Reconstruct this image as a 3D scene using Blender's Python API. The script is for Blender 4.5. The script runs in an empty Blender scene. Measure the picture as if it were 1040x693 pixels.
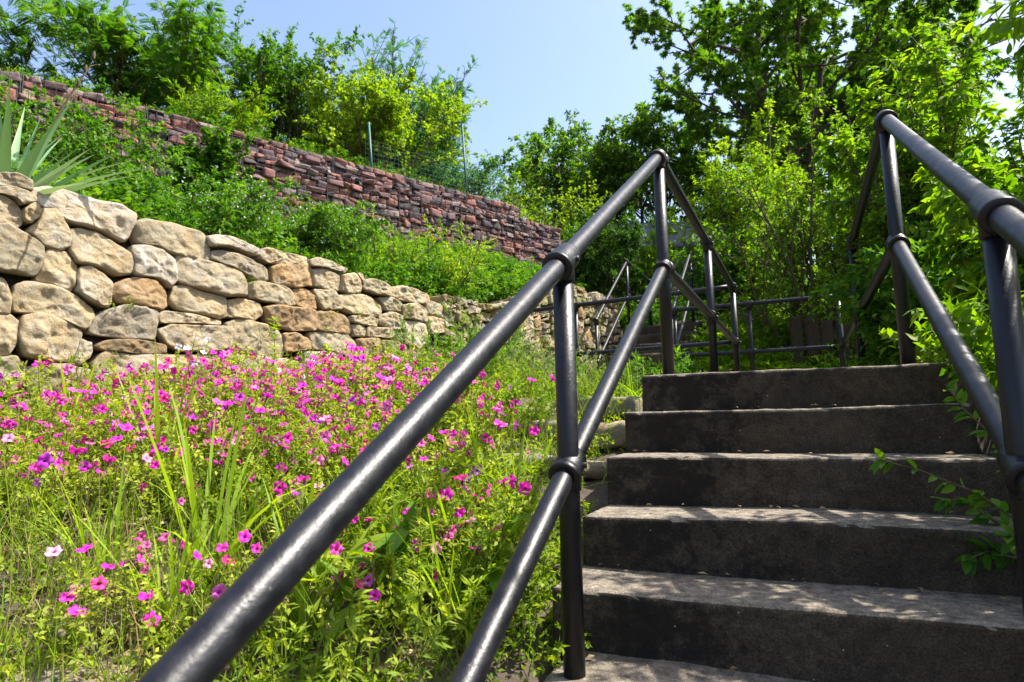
import bpy, bmesh, math
import numpy as np
from mathutils import Vector, Matrix, noise

# ------------------------------------------------------------------ camera, sky, sun, exposure
scene = bpy.context.scene
CAM_POS = np.array([0.6919, -3.0098, -0.1953])
CAM_F, CAM_PITCH, CAM_ROLL, CAM_YAW = 657.2525, 0.1219, -0.0195, 0.421
_fw = np.array([-math.sin(CAM_YAW)*math.cos(CAM_PITCH), math.cos(CAM_YAW)*math.cos(CAM_PITCH), math.sin(CAM_PITCH)])
_r = np.array([math.cos(CAM_YAW), math.sin(CAM_YAW), 0.0])
_u = np.cross(_r, _fw)
_R = _r*math.cos(CAM_ROLL) + _u*math.sin(CAM_ROLL)
_U = -_r*math.sin(CAM_ROLL) + _u*math.cos(CAM_ROLL)
cam_data = bpy.data.cameras.new('camera')
cam = bpy.data.objects.new('camera', cam_data)
scene.collection.objects.link(cam)
cam.matrix_world = Matrix(((_R[0], _U[0], -_fw[0], CAM_POS[0]), (_R[1], _U[1], -_fw[1], CAM_POS[1]),
                           (_R[2], _U[2], -_fw[2], CAM_POS[2]), (0, 0, 0, 1)))
cam_data.sensor_width = 36.0
cam_data.lens = CAM_F/1040*36
cam_data.clip_start = 0.05
cam_data.clip_end = 1500
cam_data.dof.use_dof = True
cam_data.dof.focus_distance = 2.9
cam_data.dof.aperture_fstop = 5.6
scene.camera = cam

SUN_EL, SUN_AZ = math.radians(57), math.radians(63)      # azimuth from +Y towards +X
world = bpy.data.worlds.new('World')
scene.world = world
world.use_nodes = True
wn = world.node_tree
sky = wn.nodes.new('ShaderNodeTexSky')
sky.sky_type = 'NISHITA'
sky.sun_disc = False
sky.sun_elevation = SUN_EL
sky.sun_rotation = SUN_AZ
sky.air_density = 1.0
sky.dust_density = 2.8
sky.ozone_density = 1.4
wn.links.new(sky.outputs[0], wn.nodes['Background'].inputs[0])
wn.nodes['Background'].inputs[1].default_value = 0.118
sun_data = bpy.data.lights.new('sun', 'SUN')
sun_data.energy = 4.3
sun_data.angle = math.radians(0.5)
sun_data.color = (1.0, 0.95, 0.86)
sun = bpy.data.objects.new('sun', sun_data)
scene.collection.objects.link(sun)
SUN_DIR = Vector((math.sin(SUN_AZ)*math.cos(SUN_EL), math.cos(SUN_AZ)*math.cos(SUN_EL), math.sin(SUN_EL)))
sun.rotation_euler = SUN_DIR.to_track_quat('Z', 'Y').to_euler()
vs = scene.view_settings
vs.view_transform = 'Standard'
vs.look = 'None'
vs.gamma = 1.0
vs.use_curve_mapping = False
vs.exposure = 1.5
scene.cycles.max_bounces = 7
scene.cycles.diffuse_bounces = 3
scene.cycles.glossy_bounces = 3
scene.cycles.transmission_bounces = 4
scene.cycles.transparent_max_bounces = 8
scene.cycles.use_denoising = True
scene.cycles.sample_clamp_indirect = 6

# ------------------------------------------------------------------ helpers
COL = scene.collection

def put(o, label=None, cat=None, group=None, kind=None):
    if label: o['label'] = label
    if cat: o['category'] = cat
    if group: o['group'] = group
    if kind: o['kind'] = kind
    return o

def empty(name, loc, label=None, cat=None, group=None):
    o = bpy.data.objects.new(name, None)
    o.empty_display_size = 0.1
    o.location = [float(c) for c in loc]
    COL.objects.link(o)
    return put(o, label, cat, group)

def copy_tree(o, parent=None):
    c = o.copy()
    COL.objects.link(c)
    if parent is not None: c.parent = parent
    for ch in list(o.children): copy_tree(ch, c)
    return c

class Geo:
    """collects quads and triangles with one random value per vertex, links them as ONE mesh object"""
    def __init__(s): s.V, s.Q, s.T, s.A, s.n = [], [], [], [], 0
    def add(s, V, Q=None, T=None, var=0.5):
        V = np.asarray(V, float).reshape(-1, 3)
        if Q is not None and len(Q): s.Q.append(np.asarray(Q, np.int64).reshape(-1, 4) + s.n)
        if T is not None and len(T): s.T.append(np.asarray(T, np.int64).reshape(-1, 3) + s.n)
        s.V.append(V)
        s.A.append(np.broadcast_to(np.asarray(var, float), (len(V),)).copy())
        s.n += len(V)
    def mesh(s, name, mat, smooth=False):
        V = np.concatenate(s.V)
        Q = np.concatenate(s.Q) if s.Q else np.zeros((0, 4), np.int64)
        T = np.concatenate(s.T) if s.T else np.zeros((0, 3), np.int64)
        me = bpy.data.meshes.new(name)
        me.vertices.add(len(V)); me.vertices.foreach_set('co', V.astype(np.float32).ravel())
        li = np.concatenate([Q.ravel(), T.ravel()]).astype(np.int32)
        me.loops.add(len(li)); me.loops.foreach_set('vertex_index', li)
        ls = np.concatenate([np.arange(len(Q))*4, len(Q)*4 + np.arange(len(T))*3]).astype(np.int32)
        me.polygons.add(len(ls)); me.polygons.foreach_set('loop_start', ls)
        me.update(calc_edges=True)
        at = me.attributes.new('var', 'FLOAT', 'POINT')
        at.data.foreach_set('value', np.concatenate(s.A).astype(np.float32))
        if smooth: me.polygons.foreach_set('use_smooth', np.ones(len(ls), bool))
        me.materials.append(mat)
        return me
    def build(s, name, mat, parent=None, smooth=False):
        o = bpy.data.objects.new(name, s.mesh(name, mat, smooth))
        COL.objects.link(o)
        if parent is not None: o.parent = parent
        return o

def unit(v):
    v = np.asarray(v, float)
    return v/np.maximum(np.linalg.norm(v, axis=-1, keepdims=True), 1e-9)

def scatter(geo, tpl, P, D, N, S, var):
    """copies of template tpl (y = length, z = normal) at P along D facing N, scale S"""
    TV, TQ = tpl
    P = np.asarray(P, float); n = len(P)
    if n == 0: return
    y = unit(D); x = unit(np.cross(y, N)); z = np.cross(x, y)
    S = np.broadcast_to(np.asarray(S, float), (n,))
    V = P[:, None, :] + S[:, None, None]*(TV[None, :, 0:1]*x[:, None, :] + TV[None, :, 1:2]*y[:, None, :] + TV[None, :, 2:3]*z[:, None, :])
    Q = TQ[None] + (np.arange(n)*len(TV))[:, None, None]
    geo.add(V.reshape(-1, 3), Q.reshape(-1, 4), None, np.repeat(np.asarray(var, float), len(TV)))

def tpl_leaf(w=0.26, fold=0.07, droop=0.12, rows=(0.0, 0.45, 1.0)):
    V, Q = [], []
    prof = {0.0: 0.0, 1.0: 0.0}
    for t in rows:
        ww = w*math.sin(math.pi*min(1, t**0.8))**0.75 if 0 < t < 1 else 0.0
        zz = -droop*t*t
        V += [(-ww, t, zz + fold*ww/w), (0, t, zz), (ww, t, zz + fold*ww/w)]
    for i in range(len(rows)-1):
        a = i*3
        Q += [(a, a+1, a+4, a+3), (a+1, a+2, a+5, a+4)]
    return np.array(V, float), np.array(Q)

LEAF = tpl_leaf()
LEAF_FINE = tpl_leaf(0.24, 0.08, 0.22, (0.0, 0.2, 0.45, 0.75, 1.0))
LEAF_NARROW = tpl_leaf(0.12, 0.04, 0.15)
LEAF_LONG = tpl_leaf(0.15, 0.05, 0.35, (0.0, 0.2, 0.5, 0.8, 1.0))
LEAF_ROUND = tpl_leaf(0.36, 0.08, 0.1)

def tpl_lobed():
    """five-pointed maple-like leaf as five kites"""
    V, Q = [], []
    for a, l in ((-1.15, .62), (-.55, .86), (0, 1.0), (.55, .86), (1.15, .62)):
        c, s_ = math.cos(a), math.sin(a); k = len(V)
        for (u, v, z) in ((0, 0, 0), (.17, .5, .03), (0, 1, -.12), (-.17, .5, .03)):
            uu, vv = u*l, v*l
            V.append((uu*c + vv*s_, -uu*s_ + vv*c + .1, z))
        Q.append((k, k+1, k+2, k+3))
    return np.array(V, float), np.array(Q)
LEAF_LOBED = tpl_lobed()

def tpl_pinnate(pairs=8, w=0.085, ll=0.34, droop=0.3):
    V, Q = [], []
    def kite(p, d, L, tilt):
        k = len(V); dx, dy = d; px, py = -dy, dx
        for (u, v, z) in ((0, 0, 0), (-w, .45, 0.02), (0, 1, -.06), (w, .45, 0.02)):
            V.append((p[0] + dx*v*L + px*u*L*3.0, p[1] + dy*v*L + py*u*L*3.0, p[2] + z*L + tilt*v*L))
        Q.append((k, k+1, k+2, k+3))
    for i in range(pairs):
        t = .15 + .8*i/(pairs-1)
        L = ll*(1 - .45*abs(t-.45))
        for sg in (-1, 1):
            kite((0, t, -droop*t*t), (sg*.86, .5), L, -.12)
    kite((0, .97, -droop), (0, 1), ll*.8, -.2)
    k = len(V)
    V += [(-.008, 0, 0), (.008, 0, 0), (.006, 1, -droop), (-.006, 1, -droop)]
    Q.append((k, k+1, k+2, k+3))
    return np.array(V, float), np.array(Q)
PINNATE = tpl_pinnate()
PINNATE_FINE = tpl_pinnate(11, 0.06, 0.26, 0.25)

def tpl_blade(curve=0.5, w=0.012, n=5):
    V, Q = [], []
    for i in range(n+1):
        t = i/n
        a = curve*t
        y = t*math.cos(a*.7); z = -t*math.sin(a*.7)*.8
        ww = w*(1-t)**.6
        V += [(-ww, y, z), (ww, y, z)]
        if i < n: Q.append((2*i, 2*i+1, 2*i+3, 2*i+2))
    return np.array(V, float), np.array(Q)

def tube(geo, pts, r0, r1=None, seg=6, var=0.5, caps=False):
    pts = np.asarray(pts, float); n = len(pts)
    rad = np.linspace(r0, r0 if r1 is None else r1, n) if np.isscalar(r0) else np.asarray(r0, float)
    d = unit(np.gradient(pts, axis=0))
    ref = np.array([0., 0, 1]) if abs(d[0][2]) < .9 else np.array([1., 0, 0])
    x = unit(np.cross(d, ref)); y = np.cross(x, d)
    a = np.arange(seg)*2*math.pi/seg
    V = pts[:, None] + rad[:, None, None]*(np.cos(a)[None, :, None]*x[:, None] + np.sin(a)[None, :, None]*y[:, None])
    i, j = np.meshgrid(np.arange(n-1), np.arange(seg), indexing='ij')
    j2 = (j+1) % seg
    Q = np.stack([i*seg+j, i*seg+j2, (i+1)*seg+j2, (i+1)*seg+j], -1).reshape(-1, 4)
    V = V.reshape(-1, 3)
    T = []
    if caps:
        k = len(V); V = np.concatenate([V, pts[:1], pts[-1:]])
        for q in range(seg):
            T += [(k, (q+1) % seg, q), (k+1, (n-1)*seg+q, (n-1)*seg+(q+1) % seg)]
    geo.add(V, Q, T, var)

# ------------------------------------------------------------------ plant skeletons
def grow(rng, p, d, L, r, lvl, S, B, K):
    n = S['seg'][lvl]; pts = [p]; dd = d
    for i in range(n):
        dd = dd + rng.normal(0, S['wob'][lvl], 3) + np.array([0, 0, S['up'][lvl]])
        dd = dd/np.linalg.norm(dd)
        pts.append(pts[-1] + dd*L/n)
    pts = np.array(pts)
    B.append((pts, r, r*.35, lvl))
    if lvl == S['last']:
        K.append(pts); return
    if S.get('tipleaf'): K.append(pts[-2:])
    nk = S['kids'][lvl]
    for j in range(nk):
        t = S['t0'][lvl] + (1-S['t0'][lvl])*((j + rng.random())/nk)
        f = t*n; i = min(int(f), n-1); q = pts[i] + (pts[i+1]-pts[i])*(f-i)
        b = unit(pts[i+1]-pts[i])
        a = j*2.4 + rng.normal(0, .5)
        ref = np.array([0., 0, 1]) if abs(b[2]) < .9 else np.array([1., 0, 0])
        x = unit(np.cross(b, ref)); y = np.cross(b, x)
        g = S['ang'][lvl] + rng.normal(0, .18)
        cd = b*math.cos(g) + (x*math.cos(a) + y*math.sin(a))*math.sin(g)
        grow(rng, q, cd, L*S['ratio'][lvl]*(1.15-.6*t)*rng.uniform(.75, 1.25), r*.55*(1.1-.5*t), lvl+1, S, B, K)

def fit_dims(B, K, dims):
    """stretch a skeleton about its base to width, depth, height"""
    A = np.concatenate(K)
    lo, hi = np.percentile(A, 2, axis=0), np.percentile(A, 98, axis=0)
    sc = np.array([dims[0]/(hi[0]-lo[0]), dims[1]/(hi[1]-lo[1]), dims[2]/hi[2]])
    off = np.array([-(lo[0]+hi[0])/2, -(lo[1]+hi[1])/2, 0])
    f = lambda P: (P + off*np.clip(P[:, 2:3]/hi[2]*2, 0, 1))*sc
    return [(f(b[0]),) + b[1:] for b in B], [f(k) for k in K]

def leaf_cloud(geo, rng, K, spec):
    """leaves along every twig: per twig, size, template, forward share, droop, normal jitter"""
    per = spec['per']; K2 = [k for k in K for _ in range(per)]
    n = len(K2)
    t = rng.uniform(.08, 1, n)
    P, D = np.empty((n, 3)), np.empty((n, 3))
    for i, k in enumerate(K2):
        f = t[i]*(len(k)-1); j = min(int(f), len(k)-2)
        P[i] = k[j] + (k[j+1]-k[j])*(f-j); D[i] = k[j+1]-k[j]
    D = unit(D)
    side = unit(np.cross(D, rng.normal(0, 1, (n, 3))))
    dirs = unit(D*spec.get('fwd', .6) + side*spec.get('side', .8) + np.array([0, 0, -spec.get('droop', .25)]))
    nor = unit(np.array([.25, .12, 1.]) + rng.normal(0, spec.get('jit', .5), (n, 3)))
    s = spec['size']*rng.uniform(.6, 1.2, n)*(1.15-.3*t)
    twig = rng.random(len(K)); tv = np.repeat(twig, per)
    scatter(geo, spec['tpl'], P, dirs, nor, s, np.clip(.55*tv + .45*rng.random(n), 0, 1))

def skeleton(seed, stems, L, r, S, spread=.35, base_r=.1):
    rng = np.random.default_rng(seed); B, K = [], []
    for i in range(stems):
        a = i*2.4 + rng.normal(0, .4); tilt = spread*rng.uniform(.2, 1.2)
        p = np.array([math.cos(a), math.sin(a), 0])*base_r*rng.uniform(.2, 1)
        grow(rng, p, unit([math.cos(a)*tilt, math.sin(a)*tilt, 1]), L*rng.uniform(.7, 1.15), r, 0, S, B, K)
    return B, K, rng

def plant(name, label, cat, loc, dims, stems, L, r, S, leaf, mat_leaf, mat_wood, seed, group=None,
          spread=.35, base_r=.1, wood='trunk', crown='crown', rot=0.0, minlvl=99):
    B, K, rng = skeleton(seed, stems, L, r, S, spread, base_r)
    B, K = fit_dims(B, K, dims)
    root = empty(name, loc, label, cat, group)
    root.rotation_euler.z = rot
    g = Geo()
    for pts, r0, r1, lvl in B:
        if lvl <= minlvl: tube(g, pts, r0, r1, 8 if lvl == 0 else 4, rng.random())
    g.build(wood, mat_wood, root, True)
    g = Geo()
    for sp in (leaf if isinstance(leaf, list) else [leaf]): leaf_cloud(g, rng, K, sp)
    g.build(crown, mat_leaf, root)
    return root

# ------------------------------------------------------------------ materials
class NT:
    def __init__(s, name):
        s.m = bpy.data.materials.new(name); s.m.use_nodes = True
        s.t = s.m.node_tree; s.bsdf = s.t.nodes['Principled BSDF']; s.out = s.t.nodes['Material Output']
    def n(s, typ, **kw):
        nd = s.t.nodes.new(typ)
        for k, v in kw.items(): setattr(nd, k, v)
        return nd
    def l(s, a, b): s.t.links.new(a, b)
    def ramp(s, fac, stops, mode='LINEAR'):
        r = s.n('ShaderNodeValToRGB'); r.color_ramp.interpolation = mode
        while len(r.color_ramp.elements) < len(stops): r.color_ramp.elements.new(.5)
        for e, (p, c) in zip(r.color_ramp.elements, stops):
            e.position = p; e.color = (*c, 1) if len(c) == 3 else c
        s.l(fac, r.inputs[0]); return r.outputs[0]
    def noise(s, scale, detail=6, rough=.6, vec=None, dist=0.0):
        nd = s.n('ShaderNodeTexNoise'); nd.inputs['Scale'].default_value = scale
        nd.inputs['Detail'].default_value = detail; nd.inputs['Roughness'].default_value = rough
        nd.inputs['Distortion'].default_value = dist
        s.l(vec if vec is not None else s.coord(), nd.inputs['Vector']); return nd.outputs[0]
    def coord(s):
        if not hasattr(s, '_c'):
            g = s.n('ShaderNodeNewGeometry'); s._c = g.outputs['Position']
        return s._c
    def local(s):
        c = s.n('ShaderNodeTexCoord'); return c.outputs['Object']
    def mix(s, fac, a, b, typ='MIX'):
        m = s.n('ShaderNodeMix', data_type='RGBA', blend_type=typ)
        for v, i in ((fac, 0), (a, 6), (b, 7)):
            if isinstance(v, (int, float)): m.inputs[i].default_value = v
            elif isinstance(v, tuple): m.inputs[i].default_value = (*v, 1)
            else: s.l(v, m.inputs[i])
        return m.outputs[2]
    def math(s, op, a, b=0.0):
        m = s.n('ShaderNodeMath', operation=op)
        for v, i in ((a, 0), (b, 1)):
            if isinstance(v, (int, float)): m.inputs[i].default_value = v
            else: s.l(v, m.inputs[i])
        return m.outputs[0]
    def bump(s, h, strength=.5, dist=.01, prev=None):
        b = s.n('ShaderNodeBump'); b.inputs['Strength'].default_value = strength; b.inputs['Distance'].default_value = dist
        s.l(h, b.inputs['Height'])
        if prev is not None: s.l(prev, b.inputs['Normal'])
        return b.outputs[0]

def leaf_mat(name, dark, mid, light, trans=.4, rough=.55, tint=(1.4, 1.5, .3), spec=.22, objvar=0.0):
    k = NT(name)
    a = k.n('ShaderNodeAttribute', attribute_name='var')
    fac = a.outputs['Fac']
    c = k.ramp(fac, [(0, dark), (.5, mid), (1, light)])
    if objvar:
        oi = k.n('ShaderNodeObjectInfo')
        c = k.mix(k.math('MULTIPLY', oi.outputs['Random'], objvar), c, light)
    k.l(c, k.bsdf.inputs['Base Color'])
    k.bsdf.inputs['Roughness'].default_value = rough
    k.bsdf.inputs['Specular IOR Level'].default_value = spec
    tr = k.n('ShaderNodeBsdfTranslucent')
    k.l(k.mix(1.0, c, tint, 'MULTIPLY'), tr.inputs['Color'])
    mx = k.n('ShaderNodeMixShader'); mx.inputs[0].default_value = trans
    k.l(k.bsdf.outputs[0], mx.inputs[1]); k.l(tr.outputs[0], mx.inputs[2])
    k.l(mx.outputs[0], k.out.inputs['Surface'])
    return k.m

def simple_mat(name, c0, c1, scale=20, rough=.8, spec=.3, bump=.3, bdist=.004, metallic=0.0, local=False):
    k = NT(name)
    vec = k.local() if local else None
    nz = k.noise(scale, vec=vec)
    k.l(k.ramp(nz, [(.3, c0), (.7, c1)]), k.bsdf.inputs['Base Color'])
    k.bsdf.inputs['Roughness'].default_value = rough
    k.bsdf.inputs['Specular IOR Level'].default_value = spec
    k.bsdf.inputs['Metallic'].default_value = metallic
    if bump: k.l(k.bump(k.noise(scale*3, vec=vec), bump, bdist), k.bsdf.inputs['Normal'])
    return k.m

M = {}
M['bark'] = simple_mat('bark', (.03, .022, .016), (.09, .07, .05), 14, .9, .2, .6, .01)
M['stem'] = simple_mat('stem', (.08, .09, .025), (.16, .17, .05), 30, .7, .3, 0)
M['twig'] = simple_mat('twig', (.06, .045, .025), (.13, .1, .06), 25, .8, .2, .3)
M['straw'] = leaf_mat('straw', (.16, .11, .05), (.28, .2, .1), (.4, .31, .17), .2, .7, (1, 1, 1), .2)
M['weed'] = leaf_mat('weed leaf', (.07, .13, .008), (.17, .25, .014), (.34, .39, .03), .45)
M['petunia_leaf'] = leaf_mat('petunia leaf', (.12, .19, .012), (.25, .32, .025), (.40, .43, .05), .45, objvar=.35)
M['grass'] = leaf_mat('grass blade', (.09, .19, .010), (.19, .31, .02), (.33, .41, .04), .45)
M['dark_leaf'] = leaf_mat('deep green leaf', (.015, .055, .008), (.035, .10, .012), (.09, .17, .02), .35)
M['tree_leaf'] = leaf_mat('tree leaf', (.035, .10, .015), (.09, .19, .022), (.19, .30, .035), .52)
M['mid_leaf'] = leaf_mat('mid green leaf', (.028, .10, .008), (.07, .18, .012), (.18, .30, .022), .45)
M['lime_leaf'] = leaf_mat('lime leaf', (.10, .20, .008), (.20, .31, .014), (.34, .42, .025), .48)
M['back_leaf'] = leaf_mat('sunlit hedge leaf', (.045, .13, .006), (.13, .24, .012), (.27, .36, .02), .54)
M['blue_leaf'] = leaf_mat('blue green leaf', (.025, .09, .03), (.05, .16, .05), (.11, .24, .07), .42)
M['yucca_leaf'] = leaf_mat('yucca leaf', (.13, .25, .10), (.21, .35, .16), (.32, .45, .24), .18, .4, (1.1, 1.2, .7))
M['lavender_leaf'] = leaf_mat('grey green leaf', (.12, .17, .09), (.2, .25, .14), (.32, .33, .24), .3, .7)
M['fern_leaf'] = leaf_mat('feathery leaf', (.06, .15, .02), (.13, .24, .03), (.22, .33, .05), .42)

def stone_mat(name, moss=.0):
    k = NT(name)
    oi = k.n('ShaderNodeObjectInfo'); rnd = oi.outputs['Random']
    # shift the pattern from stone to stone
    off = k.n('ShaderNodeVectorMath', operation='ADD')
    k.l(k.coord(), off.inputs[0])
    cmb = k.n('ShaderNodeCombineXYZ')
    for i, f in enumerate((37.0, 91.0, 53.0)): k.l(k.math('MULTIPLY', rnd, f), cmb.inputs[i])
    k.l(cmb.outputs[0], off.inputs[1]); v = off.outputs[0]
    at = k.n('ShaderNodeAttribute', attribute_name='var'); tone = at.outputs['Fac']
    base = k.ramp(tone, [(0, (.38, .345, .255)), (.2, (.325, .305, .245)), (.4, (.46, .43, .37)), (.6, (.33, .25, .155)), (.8, (.40, .38, .34)), (1, (.40, .38, .34))], 'CONSTANT')
    jit = k.ramp(rnd, [(0, (.72, .74, .76)), (.35, (1.05, 1, .92)), (.65, (.88, .86, .86)), (1, (1.15, 1.08, .98))])
    base = k.mix(1.0, base, jit, 'MULTIPLY')
    n1 = k.noise(9, 8, .62, v, .4)
    base = k.mix(k.ramp(n1, [(.35, (0, 0, 0)), (.7, (1, 1, 1))]), base, k.mix(1.0, base, (1.25, 1.05, .8), 'MULTIPLY'))
    # rusty iron bands, pale weathered patches, black stains
    n2 = k.noise(5.5, 7, .65, v, 1.2)
    base = k.mix(k.math('MULTIPLY', k.ramp(n2, [(.55, (0, 0, 0)), (.72, (1, 1, 1))]), .55), base, (.34, .19, .075))
    n3 = k.noise(6.5, 9, .7, v, .3)
    pale = k.ramp(n3, [(.54, (0, 0, 0)), (.66, (1, 1, 1))])
    tn = k.math('GREATER_THAN', tone, .39); tn2 = k.math('LESS_THAN', tone, .59); tn3 = k.math('GREATER_THAN', tone, .79)
    isw = k.math('MAXIMUM', k.math('MULTIPLY', tn, tn2), tn3)
    base = k.mix(k.math('MULTIPLY', pale, k.math('ADD', k.math('MULTIPLY', isw, .6), .3)), base, (.66, .64, .60))
    n4 = k.noise(7.5, 8, .7, v, .5)
    blk = k.ramp(n4, [(.60, (0, 0, 0)), (.68, (1, 1, 1))])
    base = k.mix(k.math('MULTIPLY', blk, k.math('ADD', k.math('MULTIPLY', tn3, .5), .35)), base, (.085, .08, .07))
    sp = k.noise(160, 3, .7, v)
    base = k.mix(.5, base, k.ramp(sp, [(.3, (.55, .55, .55)), (.65, (1.1, 1.1, 1.1))]), 'MULTIPLY')
    if moss:
        n5 = k.noise(3.2, 8, .65)
        base = k.mix(k.math('MULTIPLY', k.ramp(n5, [(.5, (0, 0, 0)), (.62, (1, 1, 1))]), moss), base, (.17, .19, .035))
    k.l(base, k.bsdf.inputs['Base Color'])
    k.bsdf.inputs['Roughness'].default_value = .9
    k.bsdf.inputs['Specular IOR Level'].default_value = .2
    b = k.bump(k.noise(24, 9, .75, v), 1.0, .028)
    b = k.bump(sp, .6, .004, b)
    k.l(b, k.bsdf.inputs['Normal'])
    return k.m
M['stone'] = stone_mat('field stone')
M['rubble'] = stone_mat('mossy stone', .75)

def red_stone():
    k = NT('red quarry stone')
    at = k.n('ShaderNodeAttribute', attribute_name='var')
    base = k.ramp(at.outputs['Fac'], [(0, (.045, .034, .042)), (.25, (.10, .062, .066)), (.45, (.16, .080, .074)), (.62, (.23, .095, .078)), (.8, (.22, .085, .055)), (.9, (.18, .13, .12)), (1, (.25, .19, .17))])
    n1 = k.noise(9, 8, .65)
    base = k.mix(.75, base, k.ramp(n1, [(.3, (.6, .6, .62)), (.7, (1.35, 1.3, 1.25))]), 'MULTIPLY')
    n2 = k.noise(40, 5, .7)
    base = k.mix(.6, base, k.ramp(n2, [(.3, (.6, .6, .6)), (.7, (1.25, 1.2, 1.2))]), 'MULTIPLY')
    k.l(base, k.bsdf.inputs['Base Color']); k.bsdf.inputs['Roughness'].default_value = .85
    k.l(k.bump(k.noise(22, 8, .7), .8, .02), k.bsdf.inputs['Normal'])
    return k.m
M['red_stone'] = red_stone()
M['wire'] = simple_mat('galvanised wire', (.025, .025, .028), (.07, .07, .075), 40, .5, .5, 0, metallic=.3)
M['mortar_dark'] = simple_mat('packed earth', (.02, .016, .012), (.05, .04, .03), 12, .95, .1, .5, .02)

def concrete():
    k = NT('old concrete')
    n1 = k.noise(3.0, 8, .6); n2 = k.noise(28, 6, .65); n3 = k.noise(170, 3, .7)
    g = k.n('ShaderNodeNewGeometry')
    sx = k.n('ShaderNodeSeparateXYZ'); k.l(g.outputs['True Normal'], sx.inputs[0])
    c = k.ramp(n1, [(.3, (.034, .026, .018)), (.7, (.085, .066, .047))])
    # worn treads paler; risers carry black growth, their shade deepened in the base colour
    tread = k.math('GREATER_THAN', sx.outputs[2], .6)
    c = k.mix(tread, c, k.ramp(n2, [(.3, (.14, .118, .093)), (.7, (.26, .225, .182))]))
    c = k.mix(.85, c, k.ramp(n2, [(.3, (.5, .5, .5)), (.7, (1.35, 1.33, 1.3))]), 'MULTIPLY')
    c = k.mix(.85, c, k.ramp(n3, [(.34, (.3, .3, .3)), (.62, (1.25, 1.22, 1.18))]), 'MULTIPLY')
    sp = k.n('ShaderNodeSeparateXYZ'); k.l(k.coord(), sp.inputs[0])
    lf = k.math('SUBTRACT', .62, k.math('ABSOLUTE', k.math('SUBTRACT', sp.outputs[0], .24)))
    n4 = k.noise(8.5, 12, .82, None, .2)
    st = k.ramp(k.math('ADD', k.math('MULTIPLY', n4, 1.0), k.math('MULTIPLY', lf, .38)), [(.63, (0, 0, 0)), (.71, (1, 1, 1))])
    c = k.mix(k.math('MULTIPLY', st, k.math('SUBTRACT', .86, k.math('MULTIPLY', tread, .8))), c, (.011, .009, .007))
    # pale lime speckles
    vo = k.n('ShaderNodeTexVoronoi'); vo.inputs['Scale'].default_value = 42; k.l(k.coord(), vo.inputs['Vector'])
    k1 = k.ramp(vo.outputs['Distance'], [(.05, (1, 1, 1)), (.12, (0, 0, 0))])
    vs_ = k.n('ShaderNodeSeparateColor'); k.l(vo.outputs['Color'], vs_.inputs[0])
    c = k.mix(k.math('MULTIPLY', k1, k.math('GREATER_THAN', vs_.outputs[0], .93)), c, (.36, .34, .30))
    k.l(c, k.bsdf.inputs['Base Color'])
    k.bsdf.inputs['Roughness'].default_value = .88
    k.bsdf.inputs['Specular IOR Level'].default_value = .25
    b = k.bump(n2, .6, .008); b = k.bump(n3, .7, .004, b)
    k.l(b, k.bsdf.inputs['Normal'])
    return k.m
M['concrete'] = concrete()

def paint():
    k = NT('black gloss paint on iron')
    n1 = k.noise(34, 5, .6); n2 = k.noise(150, 4, .6); n3 = k.noise(60, 8, .75)
    c = k.ramp(n1, [(.35, (.004, .004, .006)), (.7, (.008, .008, .011))])
    # small chips where pale old paint shows
    c = k.mix(k.ramp(n3, [(.66, (0, 0, 0)), (.69, (1, 1, 1))]), c, k.ramp(n2, [(.4, (.05, .028, .016)), (.6, (.15, .13, .115))]))
    k.l(c, k.bsdf.inputs['Base Color'])
    k.l(k.ramp(n1, [(.3, (.32, .32, .32)), (.7, (.47, .47, .47))]), k.bsdf.inputs['Roughness'])
    k.bsdf.inputs['Specular IOR Level'].default_value = .42
    b = k.bump(n1, .22, .004); b = k.bump(n2, .34, .002, b); b = k.bump(k.ramp(n3, [(.62, (0, 0, 0)), (.66, (1, 1, 1))]), .3, .001, b)
    k.l(b, k.bsdf.inputs['Normal'])
    return k.m
M['paint'] = paint()

def soil():
    k = NT('dry soil')
    n1 = k.noise(4, 8, .65); n2 = k.noise(60, 5, .7)
    c = k.ramp(n1, [(.3, (.05, .036, .024)), (.7, (.13, .10, .07))])
    c = k.mix(.6, c, k.ramp(n2, [(.3, (.5, .5, .5)), (.7, (1.4, 1.35, 1.3))]), 'MULTIPLY')
    k.l(c, k.bsdf.inputs['Base Color']); k.bsdf.inputs['Roughness'].default_value = .95
    k.l(k.bump(n2, .8, .02), k.bsdf.inputs['Normal'])
    return k.m
M['soil'] = soil()

def petal(name, stops):
    k = NT(name)
    oi = k.n('ShaderNodeObjectInfo')
    c = k.ramp(oi.outputs['Random'], stops)
    a = k.n('ShaderNodeAttribute', attribute_name='var')
    c = k.mix(k.ramp(a.outputs['Fac'], [(.14, (1, 1, 1)), (.32, (0, 0, 0))]), c, k.mix(1.0, c, (.35, .08, .45), 'MULTIPLY'))
    k.l(c, k.bsdf.inputs['Base Color']); k.bsdf.inputs['Roughness'].default_value = .6
    k.bsdf.inputs['Specular IOR Level'].default_value = .2
    tr = k.n('ShaderNodeBsdfTranslucent'); k.l(c, tr.inputs['Color'])
    mx = k.n('ShaderNodeMixShader'); mx.inputs[0].default_value = .35
    k.l(k.bsdf.outputs[0], mx.inputs[1]); k.l(tr.outputs[0], mx.inputs[2]); k.l(mx.outputs[0], k.out.inputs['Surface'])
    return k.m
M['petal'] = petal('magenta petal', [(0, (.66, .018, .36)), (.3, (.78, .04, .46)), (.55, (.72, .025, .46)), (.66, (.42, .025, .50)), (.76, (.82, .18, .55)), (.86, (.50, .012, .16)), (.94, (.68, .07, .32)), (1, (.85, .38, .60))])
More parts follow.
